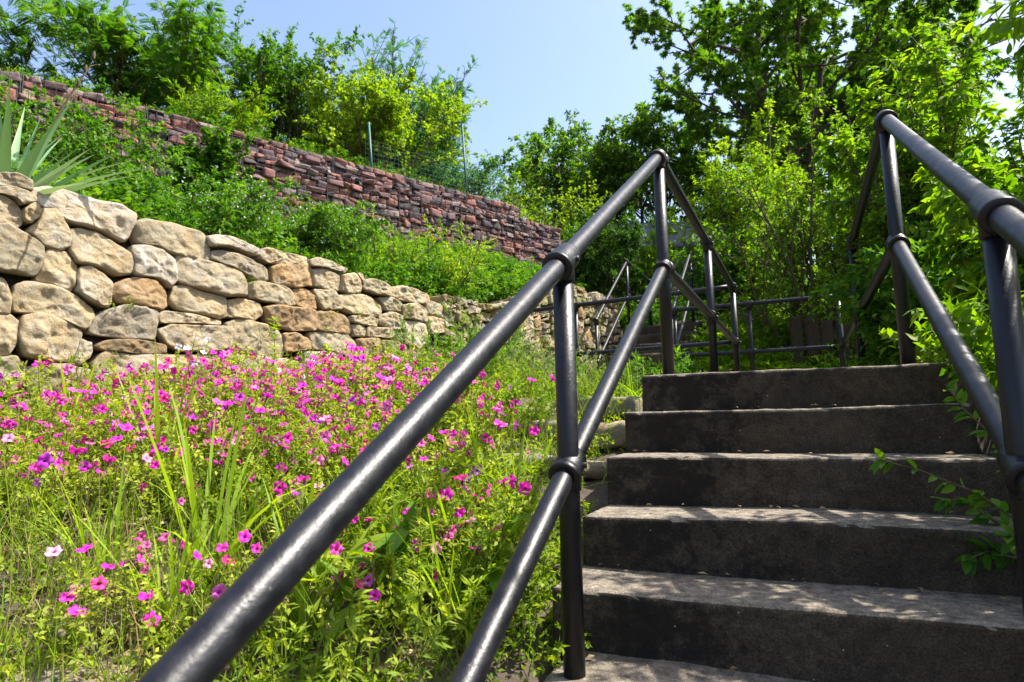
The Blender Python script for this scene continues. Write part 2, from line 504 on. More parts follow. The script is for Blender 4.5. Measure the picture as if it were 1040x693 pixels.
M['white_petal'] = petal('white petal', [(0, (.75, .72, .74)), (1, (.82, .8, .8))])
M['wood'] = simple_mat('weathered brown board', (.028, .018, .011), (.06, .04, .025), 18, .85, .2, .5, .006)
M['house_wall'] = simple_mat('beige siding', (.20, .18, .14), (.24, .21, .165), 3, .8, .2, 0)
M['house_roof'] = simple_mat('grey shingle', (.09, .09, .09), (.15, .15, .155), 12, .9, .2, .4, .02)
M['glass'] = simple_mat('window glass', (.02, .025, .03), (.04, .05, .06), 2, .1, .8, 0)
M['green_steel'] = simple_mat('green coated steel', (.008, .06, .045), (.015, .10, .075), 30, .5, .4, 0)
# ------------------------------------------------------------------ ground
def wall_x(y): return -3.1 + .13*(y+1.05)
def gab_x(y): return -6.8 + .463*(y-.83)
def wall_top(y): return 1.06 + .62*np.clip((y-3.5)/1.9, 0, 1)
def sstep(a, b, x):
    t = np.clip((x-a)/(b-a), 0, 1); return t*t*(3-2*t)

def ground_z(x, y):
    x = np.asarray(x, float); y = np.asarray(y, float)
    zs = np.minimum(np.where(y > -1.4, -.93+.31*(y+1.4), -.93+.45*(y+1.4)), -.1)
    zs = np.maximum(zs, -3.0)
    zw = np.clip(-.22+.10*(y+1.05), -.8, .15)
    f = np.clip(-x/3.1, 0, 1.1)
    z = zs*(1-f) + zw*f
    z = z + .025*np.sin(5.1*x+1.3*y)*np.sin(4.3*y-2*x)*(x < -.3)
    # beside the second flight
    z = np.where((y > 4.9) & (x > -1.75), np.maximum(z, np.clip(.55*(y-4.95), 0, 1.15)-.12), z)
    stair = np.clip(.58*(y-.1), -3.0, 0) - .28
    right = np.clip(.58*(y-.1), -3.0, 0) - .07 + .10*np.clip(x-1.5, 0, 8)
    z = np.where(x > 1.24, right, np.where((x > 0) & (y < 4.9), np.minimum(stair, -.12), z))
    wx, gx = wall_x(y), gab_x(y)
    t = np.clip((wx-.25-x)/np.maximum(wx-.25-gx, .5), 0, 1)
    bank = (wall_top(y)-.07) + t**.9*(2.35-wall_top(y))
    z = np.where(x < wx-.25, bank, z)
    hill = 3.72 - .36*sstep(7.0, 7.35, y) + .30*np.maximum(gx-.45-x, 0) + .12*np.sin(1.3*x+y)*np.clip((gx-x)/3, 0, 1)
    z = np.where(x < gx-.4, hill, z)
    far = 1.15 + .21*np.clip(y-7, 0, 45) + .32*np.clip(-x-3.3, 0, 12)*np.exp(-np.clip(y-9, 0, 99)/40) - .10*np.clip(x-1, 0, 12)
    far = np.maximum(far, -1.0)
    return np.where(x < gx-.4, z*(1-sstep(9, 13, y)) + far*sstep(9, 13, y), z*(1-sstep(6.9, 8.9, y)) + far*sstep(6.9, 8.9, y))

def axis(near_lo, near_hi, step, lo, hi):
    a = list(np.arange(near_lo, near_hi+1e-6, step))
    s = step; v = a[0]; left = []
    while v > lo: s *= 1.25; v -= s; left.append(v)
    s = step; v = a[-1]; right = []
    while v < hi: s *= 1.25; v += s; right.append(v)
    return np.array(left[::-1] + a + right)
gx_, gy_ = axis(-9.5, 4, .085, -260, 260), axis(-3.6, 10, .1, -60, 420)
X, Y = np.meshgrid(gx_, gy_)
Zg = ground_z(X, Y)
nx, ny = len(gx_), len(gy_)
i, j = np.meshgrid(np.arange(nx-1), np.arange(ny-1))
g = Geo()
g.add(np.stack([X, Y, Zg], -1).reshape(-1, 3), np.stack([j*nx+i, j*nx+i+1, (j+1)*nx+i+1, (j+1)*nx+i], -1).reshape(-1, 4))
put(g.build('ground', M['soil'], None, True), kind='structure')

# ------------------------------------------------------------------ concrete stairs
RISE, RUN = .17, .2932
def rough_box(lo, hi, cell, rnd, amp, seed=0.0, chip=1.0, warp=0.0):
    lo, hi = np.array(lo, float), np.array(hi, float)
    n = [max(2, int(round((hi[k]-lo[k])/cell))) for k in range(3)]
    index, V, F = {}, [], []
    def vid(a):
        if a not in index:
            index[a] = len(V); V.append([lo[k] + (hi[k]-lo[k])*a[k]/n[k] for k in range(3)])
        return index[a]
    for ax in range(3):
        b, c = (ax+1) % 3, (ax+2) % 3
        for side in (0, n[ax]):
            for p in range(n[b]):
                for q in range(n[c]):
                    quad = []
                    for (dp, dq) in ((0, 0), (1, 0), (1, 1), (0, 1)):
                        a = [0, 0, 0]; a[ax] = side; a[b] = p+dp; a[c] = q+dq
                        quad.append(vid(tuple(a)))
                    F.append(quad if side else quad[::-1])
    out = []
    for p in V:
        p = np.array(p)
        inner = np.clip(p, lo+rnd, hi-rnd); d = p-inner; L = np.linalg.norm(d); d = d/L
        edge = sum(abs(d) > .1*1) > 1
        s = Vector((p[0]*1.0+seed, p[1]*1.0+seed*1.7, p[2]*1.0))
        h = noise.noise(s*7)*amp + noise.noise(s*26)*amp*.55 + noise.noise(s*70)*amp*.3
        if edge: h -= max(0, noise.noise(s*11+Vector((9, 3, 1)))-.05)*amp*4*chip + max(0, noise.noise(s*38))*amp*1.6*chip
        w = noise.noise(Vector((p[0]*1.6+seed, seed, 0)))*warp
        out.append(inner + d*(rnd+h) + np.array([0, w*.6, w]))
    return np.array(out), np.array(F)

stair_x0 = {0: .035, 1: -.023, 2: -.016, 3: -.013, 4: -.009, 5: .002}
stairs = empty('concrete_staircase', (.6, -3.0, -1.9), 'dark stained concrete staircase climbing between two black pipe handrails', 'staircase')
def child_of(o, root):
    o.parent = root; o.matrix_parent_inverse = Matrix.Translation(root.location).inverted(); return o
for i in range(-6, 6):
    yn, z = -(5-i)*RUN, -(5-i)*RISE
    x0 = stair_x0.get(i, 0.0); x1 = 1.225 + .012*(5-i)*.4
    yb = yn + RUN + .03 if i < 5 else yn + .55
    V, F = rough_box((x0, yn, z-RISE-.04), (x1, yb, z), .0125 if i >= 0 else .03, .012, .0030, i*3.7, .6, .010)
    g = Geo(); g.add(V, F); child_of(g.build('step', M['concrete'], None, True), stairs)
V, F = rough_box((-.02, .54, -.2), (1.26, 4.93, -.006), .06, .012, .003, 50)
V2, F2 = rough_box((-1.75, 3.85, -.2), (-.022, 4.92, -.008), .06, .012, .003, 57)
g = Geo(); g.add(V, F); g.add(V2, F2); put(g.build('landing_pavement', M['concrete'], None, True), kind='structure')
flight = empty('concrete_staircase', (-1.2, 4.9, 0), 'second flight of shaded concrete stairs beyond the landing, narrow and partly hidden by railings', 'staircase')
for i in range(7):
    V, F = rough_box((-1.78, 4.92+i*.29, i*RISE-.03), (-.62, 4.92+i*.29+(.32 if i < 6 else 1.6), (i+1)*RISE), .05, .012, .003, 80+i*2.3)
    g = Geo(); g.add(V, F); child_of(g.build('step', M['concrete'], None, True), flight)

# ------------------------------------------------------------------ pipe handrails
RAIL_R, POST_R = .0280, .0285
def lathe(geo, prof, origin, axisv, seg=28):
    ax = unit(axisv); ref = np.array([0., 0, 1]) if abs(ax[2]) < .9 else np.array([1., 0, 0])
    x = unit(np.cross(ax, ref)); y = np.cross(ax, x)
    a = np.arange(seg)*2*math.pi/seg
    V = np.concatenate([np.asarray(origin) + ax*t + r*(np.cos(a)[:, None]*x + np.sin(a)[:, None]*y) for t, r in prof])
    n = len(prof); i, j = np.meshgrid(np.arange(n-1), np.arange(seg), indexing='ij'); j2 = (j+1) % seg
    geo.add(V, np.stack([i*seg+j, i*seg+j2, (i+1)*seg+j2, (i+1)*seg+j], -1).reshape(-1, 4))
def sleeve(geo, c, d, half, R, r):
    lathe(geo, [(-half, r*.98), (-half, R*1.04), (-half+.003, R*1.11), (-half+.016, R*1.11), (-half+.022, R*1.02),
                (-half+.03, R), (0, R*1.01), (half-.012, R*.99), (half-.004, R*.96), (half, R*.90), (half, r*.98)], c, d)
def ball(geo, c, r):
    n = 12
    lathe(geo, [(-r*math.cos(math.pi*k/n), max(1e-4, r*math.sin(math.pi*k/n))) for k in range(n+1)], c, (0, 0, 1), 24)
def obj_part(name, geo, root, mat='paint'):
    return child_of(geo.build(name, M[mat], None, True), root)
def pipe_rail(root, name, pts, r=RAIL_R):
    g = Geo(); P = [np.array(p, float) for p in pts]; out = [P[0]]
    for k in range(1, len(P)):
        n = max(2, int(np.linalg.norm(P[k]-P[k-1])/.1))
        out += [P[k-1] + (P[k]-P[k-1])*q/n for q in range(1, n+1)]
    o = np.array(out)
    w = np.array([[noise.noise(Vector(p)*1.3+Vector((k*9, 0, 0))) for k in range(3)] for p in o])*.0022
    tube(g, o+w, r, None, 36, caps=True); return obj_part(name, g, root)
def post(root, x, y, z0, z1, r=POST_R):
    g = Geo(); tube(g, [(x, y, z0-.01), (x, y, (z0+z1)/2), (x, y, z1)], r, None, 32, caps=True)
    p = obj_part('post', g, root)
    return p
def fitting(root, c, d, R=.0385, half=.058, neck=True, screw=True):
    g = Geo(); c = np.array(c, float)
    sleeve(g, c, d, half, R, RAIL_R)
    if neck:
        lathe(g, [(-.062, POST_R*.98), (-.062, .030), (-.058, .0325), (-.01, .0335)], c, (0, 0, 1))
    if screw:
        s = unit(np.cross(d, (0, 0, 1.))); lathe(g, [(R*.9, .009), (R*1.16, .009), (R*1.19, .006), (R*1.19, .0005)], c + unit(d)*.01, s, 6)
    return obj_part('pipe_fitting', g, root)
def crest(root, c, d1, d2):
    g = Geo(); c = np.array(c, float); ball(g, c, .041)
    for d, sg in ((d1, -1), (d2, 1)):
        lathe(g, [(.0, .0385), (.045, .0385), (.047, .043), (.058, .043), (.06, .040), (.06, .028)], c, unit(d)*sg)
    lathe(g, [(-.062, .027), (-.062, .030), (-.058, .0325), (-.01, .0335)], c, (0, 0, 1))
    return obj_part('pipe_fitting', g, root)

SL = np.array([0, RUN, RISE]); FL = np.array([0, 1., 0])
def stair_rail(x, y_low, y_crest, y_end, label, posts_low, posts_flat, ends, x_end=None):
    root = empty('pipe_handrail', (x, y_crest, 0), label, 'handrail', 'pipe handrails beside the stairs')
    s = RISE/RUN
    for nm, h in (('top_rail', 1.093), ('mid_rail', .534)):
        pts = [(x, y_low, h+(y_low-y_crest)*s), (x, y_crest, h), (x, y_end, h)]
        pipe_rail(root, nm, pts)
    for y, zb in posts_low:
        zt = 1.093+(y-y_crest)*s
        post(root, x, y, zb, zt-.02)
        fitting(root, (x, y, zt), SL); fitting(root, (x, y, zt-.559), SL, .0395, .048)
    post(root, x, y_crest, 0, 1.075)
    crest(root, (x, y_crest, 1.093), SL, FL); crest(root, (x, y_crest, .534), SL, FL)
    for y in posts_flat:
        post(root, x, y, -.006, 1.075)
        fitting(root, (x, y, 1.093), FL); fitting(root, (x, y, .534), FL)
    return root
left_rail = stair_rail(.1092, -3.35, .119, 3.75, 'black pipe handrail on the flower bed side of the stairs, in the foreground', [(-2.823, -1.70), (-1.357, -.85)], [1.90, 3.75], None)
right_rail = stair_rail(1.1016, -3.35, .155, 4.83, 'black pipe handrail on the hedge side of the stairs, bright on its upper edge', [(-2.78, -1.70), (-1.313, -.85)], [2.41, 4.83], None)

def guard(name, label, A, B, posts):
    A, B = np.array(A, float), np.array(B, float); d = B-A
    root = empty(name, (*A[:2], 0), label, 'railing', 'railings across the landing')
    for nm, h in (('top_rail', 1.093), ('mid_rail', .534)):
        pipe_rail(root, nm, [(A[0], A[1], h), (B[0], B[1], h)], .0245)
    for t in posts:
        p = A + d*t
        post(root, p[0], p[1], -.008, 1.08, .024)
        fitting(root, (*p, 1.093), (*d, 0), .034, .045); fitting(root, (*p, .534), (*d, 0), .034, .045)
    return root
guard('landing_railing', 'black two-bar railing crossing in front of the second flight of stairs', (.06, 3.73), (-2.3, 4.03), [.71])
guard('landing_railing', 'black two-bar railing along the far edge of the landing, in front of the bushes', (1.05, 4.84), (-.69, 4.87), [.99, .5])

def upper_rail(x, label):
    root = empty('pipe_handrail', (x, 4.95, 0), label, 'handrail', 'pipe handrails beside the second flight')
    s = 1.15/1.75
    for nm, h in (('top_rail', 1.07), ('mid_rail', .53)):
        pipe_rail(root, nm, [(x, 4.95, h), (x, 6.70, h+1.15), (x, 8.4, h+1.15)], .0225)
    for y, z in ((4.95, 0), (6.70, 1.17), (8.3, 1.19)):
        post(root, x, y, z, z+1.04, .022)
        for h in (1.07, .53): fitting(root, (x, y, h+min(1.15, (y-4.95)*s)), (0, 1, s if y < 6 else .3), .031, .038)
upper_rail(-1.68, 'thin gleaming pipe handrail beside the mossy rock wall on the far flight')
upper_rail(-.72, 'thin pipe handrail on the far flight, mostly hidden behind the foreground post')

# ------------------------------------------------------------------ stone walls
W_E = unit([.13, 1, 0]); W_N = np.array([W_E[1], -W_E[0], 0]); W_O = np.array([-3.1, -1.05, 0])
def stone_geo(poly, seed, bulge=.06, depth=.26, n=60, rough=1.0, push=0.0, tone=.1, smooth=2):
    rng = np.random.default_rng(seed)
    P = np.array(poly, float)
    for q in range(smooth):
        Q = np.roll(P, -1, 0); e = (.07, .25)[q % 2]; P = np.stack([P*(1-e)+Q*e, P*e+Q*(1-e)], 1).reshape(-1, 2)
    seg = np.linalg.norm(np.roll(P, -1, 0)-P, axis=1); cum = np.concatenate([[0], np.cumsum(seg)])
    PP = np.concatenate([P, P[:1]])
    t = np.linspace(0, cum[-1], n, endpoint=False)
    P = np.stack([np.interp(t, cum, PP[:, 0]), np.interp(t, cum, PP[:, 1])], 1)
    c = P.mean(0); rad = np.linalg.norm(P-c, axis=1).mean()
    sc = [0, .1, .2, .3, .4, .5, .59, .67, .74, .80, .855, .90, .94, .97, .99, 1.0, 1.0, .97]
    # the face is cut by a few sloping planes, as a split boulder is
    planes = [(bulge*rng.uniform(.85, 1.15), rng.normal(0, .12, 2))]
    for k in range(5):
        an = rng.uniform(0, 2*math.pi); sl = rng.uniform(.15, .6)
        planes.append((bulge*rng.uniform(.9, 1.1) + sl*rad*rng.uniform(.62, .95), -sl*np.array([math.cos(an), math.sin(an)])))
    V = []
    for si, s in enumerate(sc):
        for q in (P if s > 0 else P[:1]):
            p2 = c + (q-c)*s
            v = np.array([p2[0], p2[1], 0.0])
            if si <= 15:
                h = min(b_ + (p2-c) @ g_ for b_, g_ in planes)
                h = max(h, .012)*(max(0, 1-s**24))**.5
                k = Vector((p2[0]*1.0+seed*3.1, p2[1]*1.0, h))
                vd = noise.voronoi(k*(7+seed % 5))[0]
                d = noise.noise(k*6)*.012 + (vd[1]-vd[0]-.25)*.022*min(1, rad*6) + noise.noise(k*22)*.010 + noise.noise(k*50)*.008
                v[2] = h + d*rough*(.25+.75*min(1, (1-s)*6))
                e = noise.noise(k*13)*.008 + noise.noise(k*34)*.006
                v[:2] += (q-c)/rad*e*rough*s + (q-c)*.06*s
            else: v[2] = -depth*(.5 if si == 16 else 1)
            V.append(v)
    V = np.array(V); V[:, 2] += push
    W = W_O + V[:, 0:1]*W_E + V[:, 1:2]*np.array([0, 0, 1.]) + V[:, 2:3]*W_N
    Q, T = [], []
    for q in range(n): T.append((0, 1+q, 1+(q+1) % n))
    for r in range(len(sc)-2):
        a = 1+r*n
        for q in range(n): Q.append((a+q, a+n+q, a+n+(q+1) % n, a+(q+1) % n))
    g = Geo(); g.add(W, Q, T, tone); return g

STONES = [
(0,[(-0.109,1.135),(-0.046,1.161),(0.004,1.172),(0.078,1.154),(0.086,1.099),(0.008,1.101),(-0.057,1.086),(-0.105,1.077)]),
(0,[(-0.12,1.052),(-0.008,1.096),(0.096,1.081),(0.106,1.052),(0.039,1.007),(0.012,1.036),(-0.055,1.042),(-0.118,1.023)]),
(0,[(-0.117,1.018),(-0.046,1.039),(0.013,1.026),(0.05,0.969),(0.058,0.909),(0.027,0.871),(-0.06,0.879),(-0.108,0.877)]),
(0,[(0.045,0.983),(0.098,1.039),(0.13,1.017),(0.125,0.968),(0.088,0.917),(0.062,0.926)]),
(0,[(0.131,1.007),(0.207,1.033),(0.289,0.914),(0.288,0.838),(0.248,0.808),(0.156,0.809),(0.074,0.862),(0.122,0.936)]),
(2,[(0.089,1.11),(0.172,1.151),(0.246,1.158),(0.414,1.146),(0.54,1.153),(0.63,1.114),(0.628,1.042),(0.595,0.935),(0.465,0.962),(0.266,0.984),(0.17,1.028),(0.111,1.038)]),
(0,[(-0.123,0.859),(-0.02,0.885),(0.066,0.85),(0.148,0.807),(0.155,0.756),(0.131,0.638),(0.037,0.636),(-0.108,0.642)]),
(0,[(0.18,0.793),(0.22,0.812),(0.287,0.784),(0.33,0.728),(0.325,0.619),(0.308,0.579),(0.232,0.598),(0.137,0.618),(0.161,0.726)]),
(0,[(0.297,0.932),(0.345,0.949),(0.435,0.949),(0.62,0.866),(0.639,0.823),(0.638,0.742),(0.563,0.717),(0.416,0.745),(0.327,0.749),(0.294,0.818)]),
(1,[(0.343,0.72),(0.397,0.735),(0.479,0.701),(0.522,0.653),(0.519,0.541),(0.49,0.514),(0.408,0.536),(0.332,0.588),(0.328,0.652)]),
(0,[(-0.074,0.6),(-0.009,0.592),(0.029,0.509),(0.027,0.41),(-0.062,0.408)]),
(0,[(0.054,0.573),(0.099,0.596),(0.215,0.59),(0.329,0.556),(0.425,0.495),(0.428,0.441),(0.387,0.371),(0.271,0.411),(0.084,0.428),(0.046,0.428),(0.042,0.501)]),
(0,[(0.085,0.408),(0.144,0.431),(0.206,0.428),(0.319,0.385),(0.374,0.349),(0.364,0.273),(0.322,0.176),(0.168,0.186),(0.107,0.196),(0.077,0.278)]),
(0,[(-0.061,0.394),(0.027,0.405),(0.069,0.381),(0.072,0.277),(0.04,0.196),(-0.047,0.185)]),
(0,[(0.372,0.306),(0.426,0.295),(0.434,0.247),(0.417,0.198),(0.361,0.157),(0.336,0.177)]),
(1,[(0.433,0.431),(0.491,0.487),(0.615,0.543),(0.796,0.534),(0.811,0.465),(0.793,0.352),(0.626,0.336),(0.418,0.353)]),
(3,[(0.541,0.652),(0.614,0.705),(0.679,0.728),(0.801,0.72),(0.857,0.67),(0.873,0.576),(0.839,0.545),(0.688,0.55),(0.578,0.557),(0.533,0.606)]),
(3,[(0.452,0.276),(0.521,0.32),(0.691,0.336),(0.865,0.323),(0.874,0.271),(0.696,0.251),(0.503,0.258)]),
(0,[(-0.047,0.18),(0.066,0.188),(0.11,0.152),(0.115,0.073),(0.077,0.013),(-0.036,0.01)]),
(0,[(0.119,0.133),(0.187,0.157),(0.313,0.165),(0.42,0.14),(0.452,0.088),(0.437,0.003),(0.145,-0.004)]),
(0,[(0.447,0.184),(0.514,0.248),(0.696,0.243),(0.868,0.259),(0.892,0.014),(0.477,0.004)]),
(0,[(0.641,1.042),(0.656,1.075),(0.706,1.1),(0.923,1.125),(1.107,1.107),(1.149,1.0),(1.148,0.922),(1.075,0.907),(0.87,0.921),(0.76,0.945),(0.669,0.937),(0.644,0.984)]),
(4,[(0.636,0.912),(0.726,0.938),(0.808,0.932),(0.902,0.885),(0.914,0.752),(0.88,0.698),(0.794,0.743),(0.651,0.74)]),
(1,[(0.914,0.906),(1.021,0.922),(1.239,0.914),(1.401,0.879),(1.441,0.818),(1.436,0.73),(1.29,0.701),(1.109,0.723),(0.94,0.732)]),
(0,[(0.917,0.704),(0.966,0.724),(1.11,0.704),(1.283,0.693),(1.302,0.572),(1.24,0.538),(0.96,0.564),(0.903,0.604)]),
(2,[(1.128,1.092),(1.203,1.119),(1.392,1.121),(1.549,1.087),(1.526,1.04),(1.395,1.053),(1.277,1.054),(1.151,1.026)]),
(0,[(1.533,1.07),(1.612,1.122),(1.729,1.112),(1.731,1.047),(1.632,1.006),(1.543,1.03)]),
(1,[(1.166,0.991),(1.235,1.019),(1.366,1.02),(1.601,0.965),(1.628,0.878),(1.54,0.856),(1.37,0.9),(1.168,0.939)]),
(0,[(1.464,0.822),(1.556,0.852),(1.771,0.846),(1.859,0.788),(1.858,0.723),(1.758,0.709),(1.467,0.714),(1.45,0.766)]),
(0,[(1.305,0.677),(1.407,0.705),(1.562,0.687),(1.58,0.608),(1.504,0.557),(1.31,0.56)]),
(0,[(0.828,0.512),(0.863,0.541),(1.038,0.54),(1.24,0.521),(1.241,0.495),(1.053,0.48),(0.843,0.461)]),
(0,[(0.827,0.412),(0.903,0.456),(1.08,0.47),(1.27,0.486),(1.314,0.439),(1.315,0.348),(1.248,0.317),(0.973,0.289),(0.885,0.335)]),
(0,[(1.311,0.516),(1.413,0.555),(1.63,0.54),(1.73,0.51),(1.774,0.444),(1.778,0.318),(1.606,0.299),(1.421,0.318),(1.324,0.375)]),
(3,[(1.595,0.66),(1.675,0.692),(2.08,0.712),(2.093,0.549),(1.832,0.521),(1.63,0.554)]),
(3,[(1.773,0.486),(1.884,0.505),(2.011,0.467),(2.041,0.389),(1.785,0.347)]),
(0,[(0.876,0.257),(1.222,0.296),(1.307,0.271),(1.311,0.143),(0.894,0.123)]),
(0,[(1.363,0.301),(1.77,0.297),(1.908,0.285),(1.912,0.143),(1.37,0.12)]),
(3,[(1.658,0.976),(1.715,1.019),(2.015,1.075),(2.047,0.907),(1.893,0.866),(1.686,0.86)]),
(0,[(1.679,1.077),(1.78,1.116),(1.977,1.125),(1.993,1.068),(1.665,1.01)]),
(0,[(2.005,1.108),(2.089,1.14),(2.267,1.13),(2.402,1.109),(2.371,1.071),(2.149,1.068),(2.016,1.057)]),
(0,[(2.035,1.031),(2.149,1.065),(2.33,1.032),(2.343,0.915),(2.212,0.894),(2.047,0.905)]),
(0,[(2.351,1.043),(2.499,1.095),(2.588,1.004),(2.567,0.935),(2.416,0.903),(2.349,0.924)]),
(0,[(2.51,1.089),(2.565,1.102),(2.606,1.032),(2.593,1.013)]),
(3,[(1.866,0.845),(1.965,0.869),(2.078,0.819),(2.089,0.723),(1.987,0.702),(1.878,0.738)]),
(0,[(1.688,0.809),(1.788,0.84),(1.859,0.8),(1.864,0.721),(1.792,0.704),(1.691,0.697)]),
(0,[(2.057,0.876),(2.251,0.9),(2.324,0.818),(2.356,0.752),(2.156,0.725),(2.088,0.798)]),
(0,[(2.313,0.863),(2.459,0.91),(2.68,0.92),(2.845,0.844),(2.833,0.767),(2.728,0.736),(2.44,0.732),(2.335,0.788)]),
(0,[(2.61,1.049),(2.701,1.077),(2.941,1.056),(2.966,0.956),(2.749,0.948),(2.6,0.973)]),
(0,[(2.953,1.04),(3.145,1.09),(3.502,1.066),(3.545,0.98),(3.305,0.945),(2.979,0.958)]),
(0,[(2.808,0.923),(2.941,0.952),(3.119,0.918),(3.106,0.837),(2.893,0.817)]),
(0,[(3.106,0.898),(3.305,0.945),(3.459,0.893),(3.458,0.774),(3.145,0.78)]),
(3,[(2.071,0.691),(2.215,0.722),(2.419,0.698),(2.474,0.617),(2.453,0.551),(2.102,0.553)]),
(0,[(2.451,0.709),(2.659,0.744),(2.786,0.719),(2.775,0.659),(2.637,0.652),(2.462,0.663)]),
(0,[(2.81,0.755),(2.942,0.81),(3.132,0.796),(3.132,0.691),(3.017,0.644),(2.798,0.687)]),
(0,[(2.473,0.633),(2.593,0.663),(2.649,0.62),(2.639,0.554),(2.507,0.541)]),
(0,[(2.66,0.638),(2.943,0.661),(3.018,0.609),(2.943,0.568),(2.661,0.557)]),
(1,[(3.03,0.628),(3.145,0.631),(3.145,0.561),(3.043,0.56)]),
(0,[(2.038,0.524),(2.16,0.544),(2.422,0.556),(2.519,0.479),(2.52,0.384),(2.383,0.373),(2.068,0.408)]),
(3,[(2.529,0.519),(2.799,0.554),(2.824,0.407),(2.663,0.378),(2.541,0.401)]),
(3,[(2.835,0.541),(3.043,0.543),(3.171,0.52),(3.193,0.365),(2.848,0.392)]),
(2,[(3.158,0.747),(3.305,0.768),(3.458,0.746),(3.471,0.583),(3.359,0.501),(3.171,0.555)]),
(2,[(1.977,0.364),(2.241,0.385),(2.425,0.33),(2.427,0.221),(1.999,0.199)]),
(0,[(2.446,0.347),(2.641,0.377),(2.665,0.233),(2.469,0.223)]),
(0,[(3.198,0.47),(3.443,0.508),(3.47,0.347),(3.211,0.314)]),
(0,[(2.686,0.331),(3.146,0.344),(3.146,0.241),(2.687,0.219)]),
(0,[(3.473,1.006),(3.74,0.989),(3.739,0.855),(3.478,0.859)]),
(0,[(3.487,0.842),(3.738,0.835),(3.737,0.702),(3.5,0.659)])]
TONES = {0: .08, 1: .28, 2: .48, 3: .68, 4: .9}
def split(rng, a, b, c, d, wmax, hmax, out):
    w, h = b-a, d-c
    if w > wmax*rng.uniform(.7, 1.2) and w > h*1.0:
        m = a + w*rng.uniform(.36, .64); split(rng, a, m, c, d, wmax, hmax, out); split(rng, m, b, c, d, wmax, hmax, out)
    elif h > hmax*rng.uniform(.7, 1.25):
        m = c + h*rng.uniform(.36, .64); split(rng, a, b, c, m, wmax, hmax, out); split(rng, a, b, m, d, wmax, hmax, out)
    else: out.append((a, b, c, d))
def cell_poly(rng, a, b, c, d, f, gap=.012, jit=.02):
    xm = (a+b)/2+rng.normal(0, .1)*(b-a); zm = (c+d)/2
    pts = [(a, c), (xm, c), (b, c), (b, zm), (b, d), (xm, d), (a, d), (a, zm)]
    cx, cz = (a+b)/2, (c+d)/2; o = []
    for (x, z) in pts:
        x += gap*np.sign(cx-x) + rng.normal(0, jit)*.6; z += gap*np.sign(cz-z) + rng.normal(0, jit)*.7
        o.append((x, f(x, z)))
    return o

fw_root = empty('stone_wall', (W_O[0], W_O[1], 0), 'dry-laid wall of tan field stones standing behind the magenta flowers', 'stone wall')
def wall_core(y0, y1, zb, push, root, mat):
    g = Geo(); ys = np.linspace(y0, y1, 30); rows = []
    for y in ys:
        b = np.array([wall_x(y), y, 0]) - W_N*push; t = wall_top(y)-.09
        rows.append([b+[0, 0, zb], b+[0, 0, t], b-W_N*.3+[0, 0, t+.0], b-W_N*.3+[0, 0, zb]])
    V = np.array(rows).reshape(-1, 3); Q = []
    for k in range(len(ys)-1):
        for e in range(3): Q.append((k*4+e, k*4+4+e, k*4+5+e, k*4+1+e))
    g.add(V, Q); child_of(g.build('wall_core', M[mat], None), root)
wall_core(-4.2, 2.9, -.9, .06, fw_root, 'mortar_dark')
for k, (tone, poly) in enumerate(STONES):
    big = max(p[0] for p in poly)-min(p[0] for p in poly)
    g = stone_geo(poly, k+1, .022+.04*min(.35, big), .24, tone=TONES[tone], push=.012*math.sin(k*2.3), rough=1.0, smooth=1)
    child_of(g.build('stone', M['stone'], None, True), fw_root)
rng = np.random.default_rng(5); cells = []
split(rng, -3.2, -.13, .02, 1.14, .42, .27, cells)
split(rng, -3.2, -.1, -.5, .0, .5, .3, cells)
for k, (a, b, c, d) in enumerate(cells):
    g = stone_geo(cell_poly(rng, a, b, c, d, lambda x, z: z), 200+k, .07, .24, tone=rng.choice([.08, .08, .28, .48, .68]))
    child_of(g.build('stone', M['stone'], None, True), fw_root)
cells = []
split(rng, -.1, 3.75, -.35, -.03, .5, .25, cells)
gs = Geo()
for k, (a, b, c, d) in enumerate(cells):
    f = lambda x, z: z + .10*np.clip(x, 0, 3)
    s = stone_geo(cell_poly(rng, a, b, c, d, f), 400+k, .06, .2, tone=.08)
    gs.add(s.V[0], s.Q[0], s.T[0], s.A[0])
put(child_of(gs.build('footing_stones', M['stone'], None, True), fw_root), kind='stuff')

rb_root = empty('stone_wall', (-2.6, 2.8, 0), 'rough mossy rubble wall past the flower bed, leading up to the second flight', 'stone wall')
wall_core(2.6, 7.3, -.3, .12, rb_root, 'mortar_dark')
cells = []
split(rng, 3.72, 8.4, 0, 1, .36, .095, cells)
def frub(x, z):
    y = W_O[1] + x*W_E[1]
    return -.15 + z*(float(wall_top(y))+.04+.15)
fill = Geo(); kept = 0
cells.sort(key=lambda c: -(c[1]-c[0])*(c[3]-c[2]))
for k, (a, b, c, d) in enumerate(cells):
    s = stone_geo(cell_poly(rng, a, b, c, d, lambda x, z: z, .004, .014), 600+k, .055, .26, 26, 1.6, rng.normal(0, .025), rng.choice([.08, .28, .28, .68, .08]), 1)
    # re-map the unit height of the pattern to the sloping wall top
    W = s.V[0]; sx = (W-W_O) @ W_E
    W[:, 2] = [frub(x, z) for x, z in zip(sx, W[:, 2])]
    if kept < 90:
        child_of(s.build('stone', M['rubble'], None, True), rb_root); kept += 1
    else: fill.add(W, s.Q[0], s.T[0], s.A[0])
if fill.n: put(child_of(fill.build('small_stones', M['rubble'], None, True), rb_root), kind='stuff')

